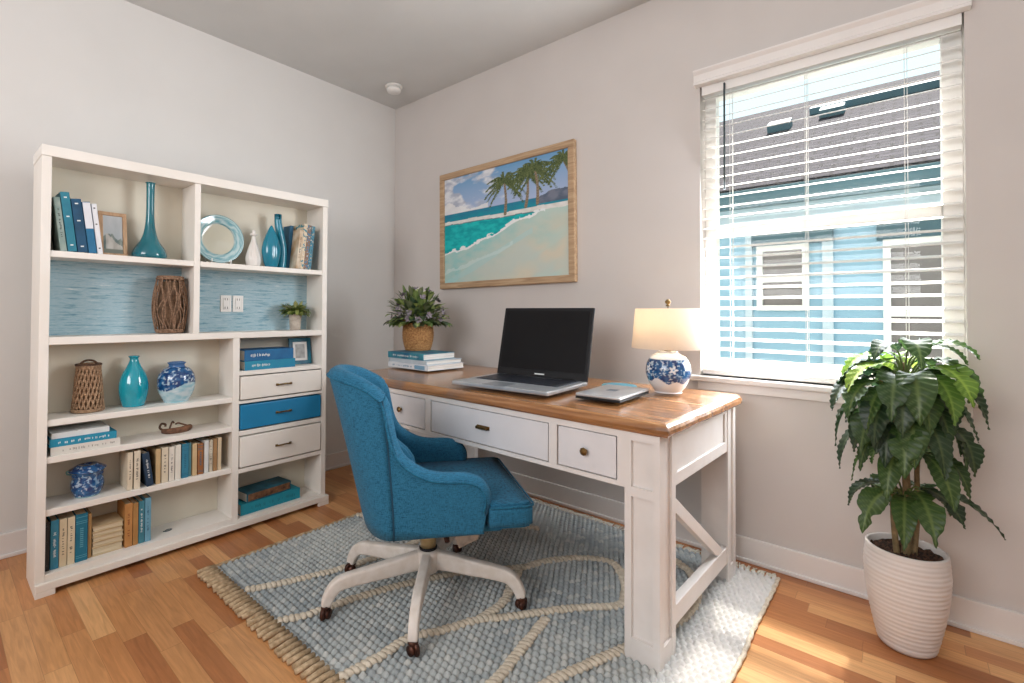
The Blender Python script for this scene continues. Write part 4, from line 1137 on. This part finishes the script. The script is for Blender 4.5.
for j in range(nv + 1):
    for i in range(nu + 1):
        verts.append((-W_ / 2 + W_ * i / nu, -.022, fw + H_ * j / nv)); cc = palm.get((i, j)); cols.append(cc if cc else beach(i / nu, j / nv))
for j in range(nv):
    for i in range(nu):
        a = j * (nu + 1) + i; faces.append((a, a + 1, a + nu + 2, a + nu + 1))
me = bpy.data.meshes.new('canvas'); me.from_pydata(verts, [], faces)
at = me.color_attributes.new(name='Col', type='FLOAT_COLOR', domain='POINT')
for i, c in enumerate(cols): at.data[i].color = (c[0], c[1], c[2], 1)
link('canvas', me, VM['canvas'], pt)
ob('backing_board', bx(-W_ / 2, W_ / 2, -.020, -.002, fw, fw + H_), M['framewood'], pt)

# ------------------------------------------------------------------ rug
rg = thing('area_rug', 'chunky woven blue-grey rug with cream curved lines and tan fringe under the desk', 'rug', (1.68, -.86, 0))
RX0, RX1, RY0, RY1 = .79, 2.58, -1.605, -.10
cell = .0245
import bisect
lines = [
 [(.93, -1.62), (1.05, -1.60), (1.14, -1.43), (1.21, -1.22), (1.25, -1.0), (1.28, -.72), (1.46, -.47), (1.60, -.38)],
 [(1.32, -1.62), (1.38, -1.52), (1.39, -1.47), (1.45, -1.25), (1.56, -1.0), (1.66, -.85), (1.76, -.73), (1.80, -.63), (1.88, -.52), (1.97, -.45), (2.04, -.45), (2.12, -.54), (2.17, -.64), (2.18, -.71), (2.10, -.80), (2.03, -.88), (1.91, -1.05), (1.85, -1.12), (1.79, -1.26), (1.74, -1.35), (1.74, -1.47), (1.72, -1.62)],
 [(1.85, -1.12), (1.85, -.98), (1.80, -.86), (1.76, -.76)],
 [(2.02, -.95), (2.05, -1.16), (2.07, -1.31), (2.08, -1.62)],
 [(2.17, -1.62), (2.17, -1.40), (2.19, -1.21), (2.24, -1.06), (2.29, -.92), (2.36, -.72), (2.38, -.5), (2.30, -.3), (2.1, -.18)],
 [(.79, -.9), (1.0, -.72), (1.2, -.68)], [(.95, -.10), (1.15, -.35), (1.28, -.72)],
]
dense = []
for ln in lines:
    for (a, b_) in zip(ln, ln[1:]):
        L_ = math.hypot(b_[0] - a[0], b_[1] - a[1]); n = max(2, int(L_ / .008))
        for k in range(n): dense.append((a[0] + (b_[0] - a[0]) * k / n, a[1] + (b_[1] - a[1]) * k / n))
gridh = {}
for p_ in dense: gridh.setdefault((int(p_[0] / .05), int(p_[1] / .05)), []).append(p_)
def line_d(x, y):
    gx, gy = int(x / .05), int(y / .05); m_ = 1.0
    for i in (-1, 0, 1):
        for j in (-1, 0, 1):
            for (a, b_) in gridh.get((gx + i, gy + j), ()):
                d = (x - a) ** 2 + (y - b_) ** 2
                if d < m_: m_ = d
    return math.sqrt(m_)
sub = 6
ncx = int(round((RX1 - RX0) / cell)); ncy = int(round((RY1 - RY0) / cell))
NX, NY = ncx * sub, ncy * sub
verts = []; cols = []; faces = []
cellc = {}
rr = random.Random(2)
for j in range(NY + 1):
    for i in range(NX + 1):
        x = RX0 + (RX1 - RX0) * i / NX; y = RY0 + (RY1 - RY0) * j / NY
        cj = min(j // sub, ncy - 1); si = i + (sub // 2 if cj % 2 else 0); ci = si // sub
        key = (ci, cj)
        if key not in cellc:
            xx = RX0 + (ci + .5 - (.5 if cj % 2 else 0)) * cell; yy = RY0 + (cj + .5) * cell
            t_ = .5 + .9 * nz(xx * 2.2, yy * 2.2, 3) + rr.uniform(-.25, .25)
            base = mix((.30, .332, .342), (.50, .52, .505), t_)
            edge = max(0, (xx - 2.36) / .12)   # sunlit paleness painted into the weave towards the right border
            base = mix(base, (.70, .67, .64), min(.85, edge))
            if rr.random() < .12: base = mix(base, (.62, .60, .55), .4)
            cellc[key] = (base, rr.uniform(.85, 1.1))
        cb, jit = cellc[key]
        fx, fy = (si % sub) / sub, (j % sub) / sub
        hgt = (math.sin(PI * fx) * math.sin(PI * fy)) ** .7 if fx * fy > 0 else 0
        z = .001 + .0160 * hgt * jit
        ed = min(x - RX0, RX1 - x, y - RY0, RY1 - y)
        wob = .004 * nz(x * 5, y * 5, 1)
        if ed < 1e-4: z = .001
        verts.append((x + wob, y + .004 * nz(x * 5 + 9, y * 5, 2), z)); cols.append(cb)
for j in range(NY):
    for i in range(NX):
        a = j * (NX + 1) + i; faces.append((a, a + 1, a + NX + 2, a + NX + 1))
me = bpy.data.meshes.new('weave'); me.from_pydata([(v[0] - 1.68, v[1] + .86, v[2]) for v in verts], [], faces)
at = me.color_attributes.new(name='Col', type='FLOAT_COLOR', domain='POINT')
for i, c in enumerate(cols): at.data[i].color = (c[0], c[1], c[2], 1)
link('weave', me, VM['rug'], rg, True)
M['cream_wool'] = mat('cream_wool', '#d8cdbb', .95, '#c2b5a1', 60, bump=.4, bscale=250)
rr = random.Random(3)
for ln in lines:
    bm = bmesh.new()
    q = smooth_prof(ln, 8); acc = 0
    for a, b_ in zip(q, q[1:]):
        d_ = math.hypot(b_[0] - a[0], b_[1] - a[1]); n_ = max(1, int(d_ / .002))
        for k_ in range(n_):
            acc += d_ / n_
            if acc < .0175: continue
            acc = 0; f_ = (k_ + 1) / n_; px_, py_ = a[0] + (b_[0] - a[0]) * f_, a[1] + (b_[1] - a[1]) * f_
            an = math.atan2(b_[1] - a[1], b_[0] - a[0])
            if not (RX0 + .01 < px_ < RX1 - .02 and RY0 + .01 < py_ < RY1 - .01): continue
            m4 = Matrix.Translation((px_ - 1.68, py_ + .86, .013 + rr.uniform(-.001, .001))) @ Matrix.Rotation(an + rr.uniform(.25, .5), 4, 'Z') @ Matrix.Diagonal((rr.uniform(.0115, .0135), rr.uniform(.019, .023), .0100, 1))
            bmesh.ops.create_icosphere(bm, subdivisions=2, radius=1.0, matrix=m4)
    cl_ = ob('raised_cord', bm, M['cream_wool'], rg, True); cl_['label'] = 'raised cream wool line'
bm = bmesh.new(); rr = random.Random(8); x = RX0
while x < RX1 - .005:
    sk = rr.uniform(-.006, .006)
    tube(bm, [(x - 1.68, RY0 + .86 + .006, .010), (x + sk * .3 - 1.68, RY0 + .86 - .025, .0115), (x + sk - 1.68, RY0 + .86 - .066 + rr.uniform(-.005, .005), .0098)], [.0098, .0104, .0084], 8)
    x += rr.uniform(.0255, .029)
fr = ob('fringe', bm, M['jute'], rg, True); fr['label'] = 'tan twisted fringe'
for xe, lab in ((RX0, 'tan edge binding'), (RX1, 'tan edge binding')):
    bm = bmesh.new(); pts_ = []
    for k in range(76):
        y_ = RY0 + (RY1 - RY0) * k / 75; pts_.append((xe - 1.68 + .004 * nz(xe * 5, y_ * 5, 1) + .002 * math.sin(k * 2.1), y_ + .86, .010 + .0015 * math.sin(k * 3.3)))
    tube(bm, pts_, .0075, 7); eb = ob('edge_binding', bm, M['jute'] if xe == RX0 else M['cream_wool'], rg, True); eb['label'] = lab if xe == RX0 else 'cream edge binding'
bm = bmesh.new(); x = RX0
while x < RX1 - .005:
    y = RY1 + .86 - .004
    for q in range(2):
        sk = rr.uniform(-.014, .014)
        tube(bm, [(x - 1.68, y, .008), (x + sk * .5 - 1.68, y + .02, .011), (x + sk - 1.68, y + .045 + rr.uniform(-.01, .01), .004)], [.004, .0035, .002], 5)
    x += .011
fr = ob('fringe', bm, mat('cream_fringe', '#dcd7cb', .9, '#c7c0b0', 60), rg, True); fr['label'] = 'short cream fringe at the wall side'

# ------------------------------------------------------------------ office chair
CH = thing('office_chair', 'teal upholstered swivel office chair with white five-leg base at the desk', 'chair', (1.620, -1.150, 0), math.radians(52))
# local frame: +x forward, -y is the side nearest the camera
def plan_back(th, k):
    k = max(0, min(1, k))
    f = -.135 - .050 * k ** 1.5 - (.103 + .082 * k ** .8) * math.cos(th)
    s = math.sin(th); y = (.275 - .105 * k ** 1.6) * math.copysign(abs(s) ** .85, s)
    return f, y
ZB = .36
side_top = smooth_prof([(-.174, .793), (-.162, .765), (-.152, .715), (-.136, .65), (-.105, .598), (-.04, .555), (.02, .540), (.10, .535), (.145, .520), (.168, .492), (.174, .458), (.165, .425)], 3)
def side_pt(f, z, side):
    k = max(0, (z - ZB) / .51); return Vector((f, side * (.275 - .105 * k ** 1.6), z))
def build_shell():
    nb_, nv_ = 24, 12
    cols_ = []   # each column: list of outer points bottom->top, and edge normal (f,z) and inward vec
    for i in range(nb_ + 1):
        th = -PI / 2 + PI * i / nb_; t = abs(th) / (PI / 2)
        zt_ = .872 - .045 * t ** 2 - .034 * t ** 6
        pts = []
        for j in range(nv_ + 1):
            v = j / nv_; z = ZB + (zt_ - ZB) * v; f, y = plan_back(th, (z - ZB) / .51); pts.append(Vector((f, y, z)))
        inward = Vector((math.cos(th) * 1.0, -math.sin(th), 0)).normalized()
        e = Vector((0, 0, 1)) if t < .9 else Vector((.5, 0, .8)).normalized()
        cols_.append((pts, inward, e))
    def side_cols(side):
        out = []; n = len(side_top)
        for i in range(1, n):
            ft, zt_ = side_top[i]; fb = -.135 + (.158 + .135) * (i / (n - 1))
            pts = []
            for j in range(nv_ + 1):
                v = j / nv_; z = ZB + (zt_ - ZB) * v; f = fb + (ft - fb) * v ** 1.15; pts.append(side_pt(f, z, side))
            a = Vector(side_top[i - 1]); c = Vector(side_top[min(i + 1, n - 1)]); tg = (c - a).normalized()
            e = Vector((-tg.y, 0, tg.x))
            out.append((pts, Vector((0, -side, 0)), e))
        return out
    return cols_, side_cols(-1), side_cols(1)
cb, cn, cf = build_shell()
TH = .058
def shell_mesh(cols_, name, closeends=True, th=TH, crown=.016):
    bm = bmesh.new(); rows = []
    for pts, inw, e in cols_:
        top = pts[-1]; r = [p for p in pts]
        r[-1] = top - e * .004
        # rolled edge
        for a in (.12, .3, .5, .7, .88):
            r.append(top + inw * th * a + e * crown * math.sin(PI * a) * 1.0)
        r.append(top + inw * th - e * .006)
        for j in (9, 7, 5, 3, 1):
            p = pts[j].copy(); 
            k = 1.0
            r.append(p + inw * th * (1.0))
        r.append(pts[0] + inw * th)
        rows.append([bm.verts.new(p) for p in r])
    n = len(rows[0])
    for A, B in zip(rows, rows[1:]):
        for k in range(n):
            j = (k + 1) % n; bm.faces.new((A[k], A[j], B[j], B[k]))
    if closeends: bm.faces.new(rows[0]); bm.faces.new(rows[-1][::-1])
    o = ob(name, bm, M['fabric'], CH, True)
    return o
bk = shell_mesh(cb, 'backrest', th=.066, crown=.020)
near_cols = [cb[0]] + cn; far_cols = [cb[-1]] + cf
a1 = shell_mesh(near_cols, 'armrest'); a2 = shell_mesh(far_cols, 'armrest')
def edge_line(cols_, off=.010, lift=.0022, jlast=None):
    out = []
    for pts, inw, e in cols_: out.append(pts[-1] - e * off - inw * lift)
    return out
bm = bmesh.new(); tube(bm, edge_line(cb), .0042, 8); ob('piping', bm, M['piping'], bk, True)
M['seam'] = mat('seam_teal', '#0d4058', .8)
for c_ in (cb[0], cb[-1]):
    bm = bmesh.new(); tube(bm, [q - c_[1] * .001 for q in c_[0]], .0025, 6); ob('seam', bm, M['seam'], bk, True)
for cc, a_ in ((near_cols, a1), (far_cols, a2)):
    bm = bmesh.new(); tube(bm, edge_line(cc), .0042, 8); ob('piping', bm, M['piping'], a_, True)
# inner back cushion with vertical channels
bm = bmesh.new(); rows = []
for i in range(0, 65):
    th = (-PI / 2 + PI * i / 64) * .98; row = []
    for j in range(13):
        v = j / 12; z = .44 + (.855 - .075 * (abs(th) / (PI / 2)) ** 2.4 - .44) * v
        f, y = plan_back(th, (z - ZB) / .51); inw = Vector((math.cos(th), -math.sin(th), 0)).normalized()
        bulge = .014 * abs(math.sin(i / 64 * PI * 9)) ** .5 * math.sin(PI * min(1, v * .9 + .1)) + .165 * math.sin(PI * min(1, v * 1.05 + .28)) ** 1.4 * math.cos(th) ** .7 
        row.append(bm.verts.new(Vector((f, y, z)) + inw * (TH * .96 + bulge)))
    rows.append(row)
for A, B in zip(rows, rows[1:]):
    for k in range(12): bm.faces.new((A[k], A[k + 1], B[k + 1], B[k]))
ob('tufted_lining', bm, M['fabric'], CH, True)
# seat cushion: T shape
bm = bmesh.new()
poly = [(-.17, -.16), (-.12, -.205), (.168, -.218), (.180, -.272), (.30, -.275), (.328, -.262), (.333, -.24), (.333, .24), (.328, .262), (.30, .275), (.180, .272), (.168, .218), (-.12, .205), (-.17, .16)]
prism(bm, poly, .368, .445)
top = [f for f in bm.faces if f.normal.z > .5 or all(abs(v.co.z - .445) < 1e-5 for v in f.verts)]
es = [e for e in bm.edges if abs((e.verts[0].co.z + e.verts[1].co.z) / 2 - .445) < 1e-4 or abs((e.verts[0].co.z + e.verts[1].co.z) / 2 - .368) < 1e-4]
bmesh.ops.bevel(bm, geom=es, offset=.010, segments=3, affect='EDGES')
bmesh.ops.triangulate(bm, faces=[f for f in bm.faces if len(f.verts) > 6])
bmesh.ops.subdivide_edges(bm, edges=bm.edges[:], cuts=3, use_grid_fill=True)
for v in bm.verts:
    if v.co.z > .440:
        d = min(1, min(.333 - v.co.x, .275 - abs(v.co.y)) / .12); v.co.z += .018 * max(0, d) ** .7
st = ob('seat', bm, M['fabric'], CH, False)
for p in st.data.polygons: p.use_smooth = True
bm = bmesh.new(); pl_ = [Vector((x * 1.003, y * 1.003, .441)) for x, y in poly[3:11]]; tube(bm, pl_, .0038, 8); ob('piping', bm, M['piping'], st, True)
bm = bmesh.new(); prism(bm, [(-.19, -.14), (-.10, -.235), (.22, -.24), (.24, -.22), (.24, .22), (.22, .24), (-.10, .235), (-.19, .14)], .352, .370); ob('seat_frame', bm, M['fabric'], CH)
# mechanism, column and hub
bm = bmesh.new(); box(bm, -.09, .10, -.07, .07, .325, .352, .004); box(bm, -.05, .05, -.045, .045, .30, .328, .004); ob('swivel_mechanism', bm, M['black'], CH)
bm = bmesh.new()
vs = [bm.verts.new(v) for v in ((.06, -.12, .345), (.21, -.08, .345), (.17, -.10, .262), (.10, -.12, .245), (.06, -.105, .345), (.21, -.065, .345), (.17, -.085, .262), (.10, -.105, .245))]
for q in ((0, 1, 2, 3), (7, 6, 5, 4), (0, 4, 5, 1), (1, 5, 6, 2), (2, 6, 7, 3), (3, 7, 4, 0)): bm.faces.new([vs[i] for i in q])
ob('tilt_bracket', bm, M['steel'], CH)
bm = bmesh.new(); tube(bm, [(.03, -.06, .325), (.045, -.11, .315), (.05, -.13, .30)], .006, 8); tube(bm, [(.05, -.125, .303), (.053, -.15, .285)], [.011, .009], 8); ob('tilt_lever', bm, M['bronze'], CH, True)
bm = bmesh.new(); lathe(bm, [(0, .20), (.030, .20), (.030, .262), (.026, .268), (.026, .31), (0, .31)], 24); ob('gas_column', bm, M['gold'], CH, True)
bm = bmesh.new(); lathe(bm, [(.0, .196), (.033, .196), (.034, .204), (.031, .208), (0, .208)], 24); ob('column_collar', bm, M['black'], CH, True)
M['base'] = mat('chair_base_paint', '#e0d8d0', .45, '#d4cabf', 30)
bm = bmesh.new(); lathe(bm, [(0, .115), (.036, .115), (.044, .125), (.046, .19), (.040, .198), (0, .198)], 28); ob('base_hub', bm, M['base'], CH, True)
angs = [(1.805, -1.385), (1.925, -.975), (1.445, -1.485), (1.265, -1.245), (1.47, -.83)]
for (ax, ay) in angs:
    dx, dy = ax - 1.620, ay + 1.150; a = math.atan2(dy, dx) - math.radians(52); R_ = min(.37, max(.31, math.hypot(dx, dy)))
    ca, sa = math.cos(a), math.sin(a)
    prof_ = smooth_prof([(.020, .162), (.09, .155), (.16, .147), (.22, .141), (R_ - .055, .130), (R_ - .022, .107), (R_ - .006, .080), (R_, .060)], 4)
    wid = []
    for i in range(len(prof_)):
        t_ = i / (len(prof_) - 1); wid.append((.019 - .003 * t_, .037 - .020 * t_ ** .7))
    bm = bmesh.new(); tube(bm, [(r_ * ca, r_ * sa, z_) for r_, z_ in prof_], 0, 16, True, flat=wid)
    lg = ob('leg', bm, M['base'], CH, True)
    bm = bmesh.new()
    cxx, cyy = R_ * ca, R_ * sa
    lathe(bm, [(0, .062), (.0165, .062), (.0175, .050), (.012, .044), (0, .044)], 16, cxx, cyy)
    wa = a + .9
    for s in (-1, 1):
        c0 = Vector((cxx - math.sin(wa) * s * .008, cyy + math.cos(wa) * s * .008, .0315)); ax_ = Vector((-math.sin(wa), math.cos(wa), 0))
        tube(bm, [c0 - ax_ * .0065, c0 + ax_ * .0065], .0165, 16)
    hood = smooth_prof([(-.004, .050), (.016, .046), (.021, .034), (.018, .022)], 3)
    tube(bm, [(cxx + math.cos(wa) * r_, cyy + math.sin(wa) * r_, z_) for r_, z_ in hood], .009, 8)
    ob('caster', bm, M['bronze'], lg, True)

# ------------------------------------------------------------------ big floor plant
fp = thing('potted_tree', 'tall leafy green plant in a ribbed white pot beneath the window', 'plant', (2.968, -.262, 0))
bm = bmesh.new()
pr = []
nR = 150
for k in range(nR + 1):
    f = k / nR; z = .002 + .320 * f
    r_ = .073 + .037 * math.sin(min(1, f * 1.2) * PI / 2) - .005 * max(0, f - .8) / .2
    if f < .03: r_ -= .006 * (1 - f / .03)
    r_ += .0006 * (math.sin(f * 2 * PI * 22) + .5 * math.sin(f * 2 * PI * 9.3)) * (0 if f < .04 or f > .97 else 1)
    pr.append((r_, z))
pr = [(0, .002)] + pr + [(pr[-1][0] - .004, .325), (pr[-1][0] - .009, .323), (pr[-1][0] - .012, .305), (.090, .290), (0, .288)]
lathe(bm, pr, 64); ob('pot', bm, mat('white_ribbed_pot', '#ddd8d4', .38, '#d6d0cc', 6), fp, True)
bm = bmesh.new(); n = 40; g_ = [bm.verts.new((0, 0, .306))]
prev = None
for q in range(1, 13):
    ring = [bm.verts.new((.0078 * q * math.cos(2 * PI * k / n), .0078 * q * math.sin(2 * PI * k / n), .301 + .010 * nz(q * 3.3, k * 1.7, 2) + .006 * math.sin(k * 5.1 + q * 3))) for k in range(n)]
    for k in range(n):
        if prev is None: bm.faces.new((g_[0], ring[k], ring[(k + 1) % n]))
        else: bm.faces.new((prev[k], ring[k], ring[(k + 1) % n], prev[(k + 1) % n]))
    prev = ring
ob('soil', bm, mat('potting_soil', '#5a3d2c', .95, '#2b1c14', 90, bump=.8, bscale=120, lo=.42, hi=.58), fp, True)
bm = bmesh.new()
stemsP = [[(.0, .0, .27), (.005, -.01, .45), (.0, .0, .6), (-.01, .0, .78), (.0, .0, .93)],
          [(-.02, -.01, .27), (-.03, -.02, .42), (-.03, -.01, .56), (-.05, .01, .72), (-.06, .0, .88)],
          [(.018, .012, .27), (.03, .02, .45), (.03, .01, .6), (.05, -.01, .76), (.06, .0, .9)]]
for i, s_ in enumerate(stemsP):
    sp_ = smooth_prof(s_, 5); tube(bm, sp_, [(.013 if i == 0 else .009) * (1 - .5 * k / len(sp_)) for k in range(len(sp_))], 9)
ob('trunk', bm, mat('plant_trunk', '#8b7352', .8, '#6a5a3c', 50), fp, True)
# large drooping leaves: broad blades with light side veins and a few deep notches
verts = []; faces = []; cols = []
rr = random.Random(21)
stems = bmesh.new()
def big_leaf(base, az, el, L_, W_, droop, col, lobes):
    """blade starts at base, heads out at azimuth az / elevation el, and curves down"""
    d = Vector((math.cos(az) * math.cos(el), math.sin(az) * math.cos(el), math.sin(el)))
    s = Vector((-math.sin(az), math.cos(az), 0)); tw = rr.uniform(-.5, .5)
    p = Vector(base); nseg, nw = 44, 10; st0 = len(verts); ph = rr.uniform(0, 6)
    for i in range(nseg + 1):
        t = i / nseg
        u = s.cross(d).normalized()
        sl = (s * math.cos(tw * t) + u * math.sin(tw * t)).normalized(); ul = sl.cross(d).normalized()
        w = W_ * (math.sin(PI * min(1.0, (t * .97 + .015)) ** .75) ** 1.05 if t < 1 else 0.02)
        for j in range(-nw // 2, nw // 2 + 1):
            q = j / (nw / 2)
            notch = 1.0
            if lobes:
                notch = 1 - .55 * max(0, math.sin(t * PI * lobes * 2 + ph)) ** 3 * abs(q) ** 1.2
            wave = .003 * math.sin(t * 9 + q * 3 + ph) * abs(q)
            off = sl * (w * q * notch) + ul * (-.22 * w * abs(q) + wave + (.0022 * math.cos(t * 11 * 2 * PI - abs(q) * 5)) * abs(q))
            # side veins sweep forward
            vein = math.cos((t * 11 - abs(q) * 1.1) * 2 * PI)
            c = col
            if vein > .72 and abs(q) < .95: c = mix(col, (col[0] * 2.1 + .03, col[1] * 1.7 + .03, col[2] * 1.9 + .02), .75)
            if abs(q) < .05: c = (col[0] * 2.2 + .05, col[1] * 1.8 + .05, col[2] * 1.8 + .02)
            v = p + off
            if v.y + fp.location.y > -.012: v.y = -.012 - fp.location.y - .0005 * (j + 6)
            if v.z > 0: pass
            verts.append(tuple(v)); cols.append(c)
        d = (d + Vector((0, 0, -droop / nseg))).normalized(); p = p + d * (L_ / nseg)
    cw = nw + 1
    for i in range(nseg):
        for j in range(nw):
            a = st0 + i * cw + j; faces.append((a, a + 1, a + cw + 1, a + cw))
def petiole(p0, p1):
    m_ = (Vector(p0) + Vector(p1)) / 2 + Vector((0, 0, .03)); tube(stems, smooth_prof([tuple(p0), tuple(m_), tuple(p1)], 4), .0028, 6)
G_ = [(.022, .050, .018), (.034, .075, .020), (.018, .042, .018), (.045, .095, .022), (.028, .060, .024)]
BR = [(.15, .28, .04), (.11, .22, .04), (.22, .35, .05)]
# crown: tiers of leaves around the stems
for tier, (z0, nL, rad, el0, Lr, Wr) in enumerate(((.95, 9, .04, .8, (.15, .19), (.030, .042)), (.91, 15, .07, .5, (.18, .23), (.038, .048)), (.85, 18, .085, .2, (.18, .23), (.038, .050)), (.80, 12, .075, .1, (.18, .23), (.036, .048)), (.74, 13, .08, .0, (.17, .22), (.034, .044)), (.66, 9, .07, -.05, (.16, .21), (.028, .038)))):
    for k in range(nL):
        az = 2 * PI * (k + .5 * (tier % 2)) / nL + rr.uniform(-.2, .2)
        rd = rad * rr.uniform(.5, 1.2)
        if math.sin(az) > 0: rd *= .7
        b_ = (math.cos(az) * rd, math.sin(az) * rd, z0 + rr.uniform(-.03, .03))
        petiole((0, 0, z0 - .10), b_)
        c = rr.choice(G_)
        if tier <= 1 and rr.random() < .28: c = rr.choice(BR)
        sc_ = .62 if math.sin(az) > .3 else 1
        big_leaf(b_, az, el0 + rr.uniform(-.2, .25), rr.uniform(*Lr) * sc_, rr.uniform(*Wr), rr.uniform(2.4, 3.8), c, rr.choice((0, 0, 0, 2, 3)))
# lower skirt of leaves above the pot
for k in range(11):
    az = 2 * PI * k / 11 + rr.uniform(-.2, .2); b_ = (math.cos(az) * .05, math.sin(az) * .05, .51 + rr.uniform(-.03, .03))
    petiole((0, 0, .46), b_); big_leaf(b_, az, .35, rr.uniform(.15, .22) * (.65 if math.sin(az) > .3 else 1), rr.uniform(.03, .042), rr.uniform(1.8, 2.8), rr.choice(G_), rr.choice((0, 2, 3)))
me = bpy.data.meshes.new('foliage'); me.from_pydata(verts, [], faces)
at = me.color_attributes.new(name='Col', type='FLOAT_COLOR', domain='POINT')
for i, c in enumerate(cols): at.data[i].color = (c[0], c[1], c[2], 1)
link('foliage', me, VM['leaf'], fp, True)
ob('leaf_stalks', stems, mat('leaf_stalk', '#5e6e38', .6), fp, True)

# ------------------------------------------------------------------ light
w = bpy.data.worlds.new('sky'); sc.world = w; w.use_nodes = True
bg = w.node_tree.nodes['Background']; bg.inputs['Color'].default_value = (.72, .92, .96, 1); bg.inputs['Strength'].default_value = 1.25
def light(name, kind, energy, color, loc, target=None, size=1.0, size_y=None, **k):
    d = bpy.data.lights.new(name, kind); d.energy = energy; d.color = color
    o = bpy.data.objects.new(name, d); COL.objects.link(o); o.location = loc
    if kind == 'AREA':
        d.shape = 'RECTANGLE'; d.size = size; d.size_y = size_y or size
    if target is not None:
        o.rotation_euler = (Vector(target) - Vector(loc)).to_track_quat('-Z', 'Y').to_euler()
    return o, d
el = math.radians(63)
s, d = light('sun', 'SUN', 24.0, (1, .95, .87), (2.6, 4, 5), (2.6 - .01, 4 - math.cos(el) * 5, 5 - math.sin(el) * 5)); d.angle = math.radians(2.5)
light('window_daylight', 'AREA', 44, (.93, .96, 1), (2.69, -.075, 1.48), (2.30, -1.6, 1.30), .84, 1.28)
light('room_fill', 'AREA', 58, (.97, .98, 1), (2.2, -4.2, 1.9), (2.1, -.3, 2.0), 1.8, 1.2)  # added fill light in front of the windowless back wall, no real source
sc.view_settings.view_transform = 'Standard'; sc.view_settings.look = 'None'; sc.view_settings.exposure = 0.10; sc.view_settings.gamma = 1.0
sc.view_settings.use_curve_mapping = False
sc.cycles.max_bounces = 7; sc.cycles.diffuse_bounces = 4; sc.cycles.transparent_max_bounces = 8; sc.cycles.use_denoising = True
sc.cycles.sample_clamp_indirect = 6; sc.cycles.caustics_reflective = False; sc.cycles.caustics_refractive = False
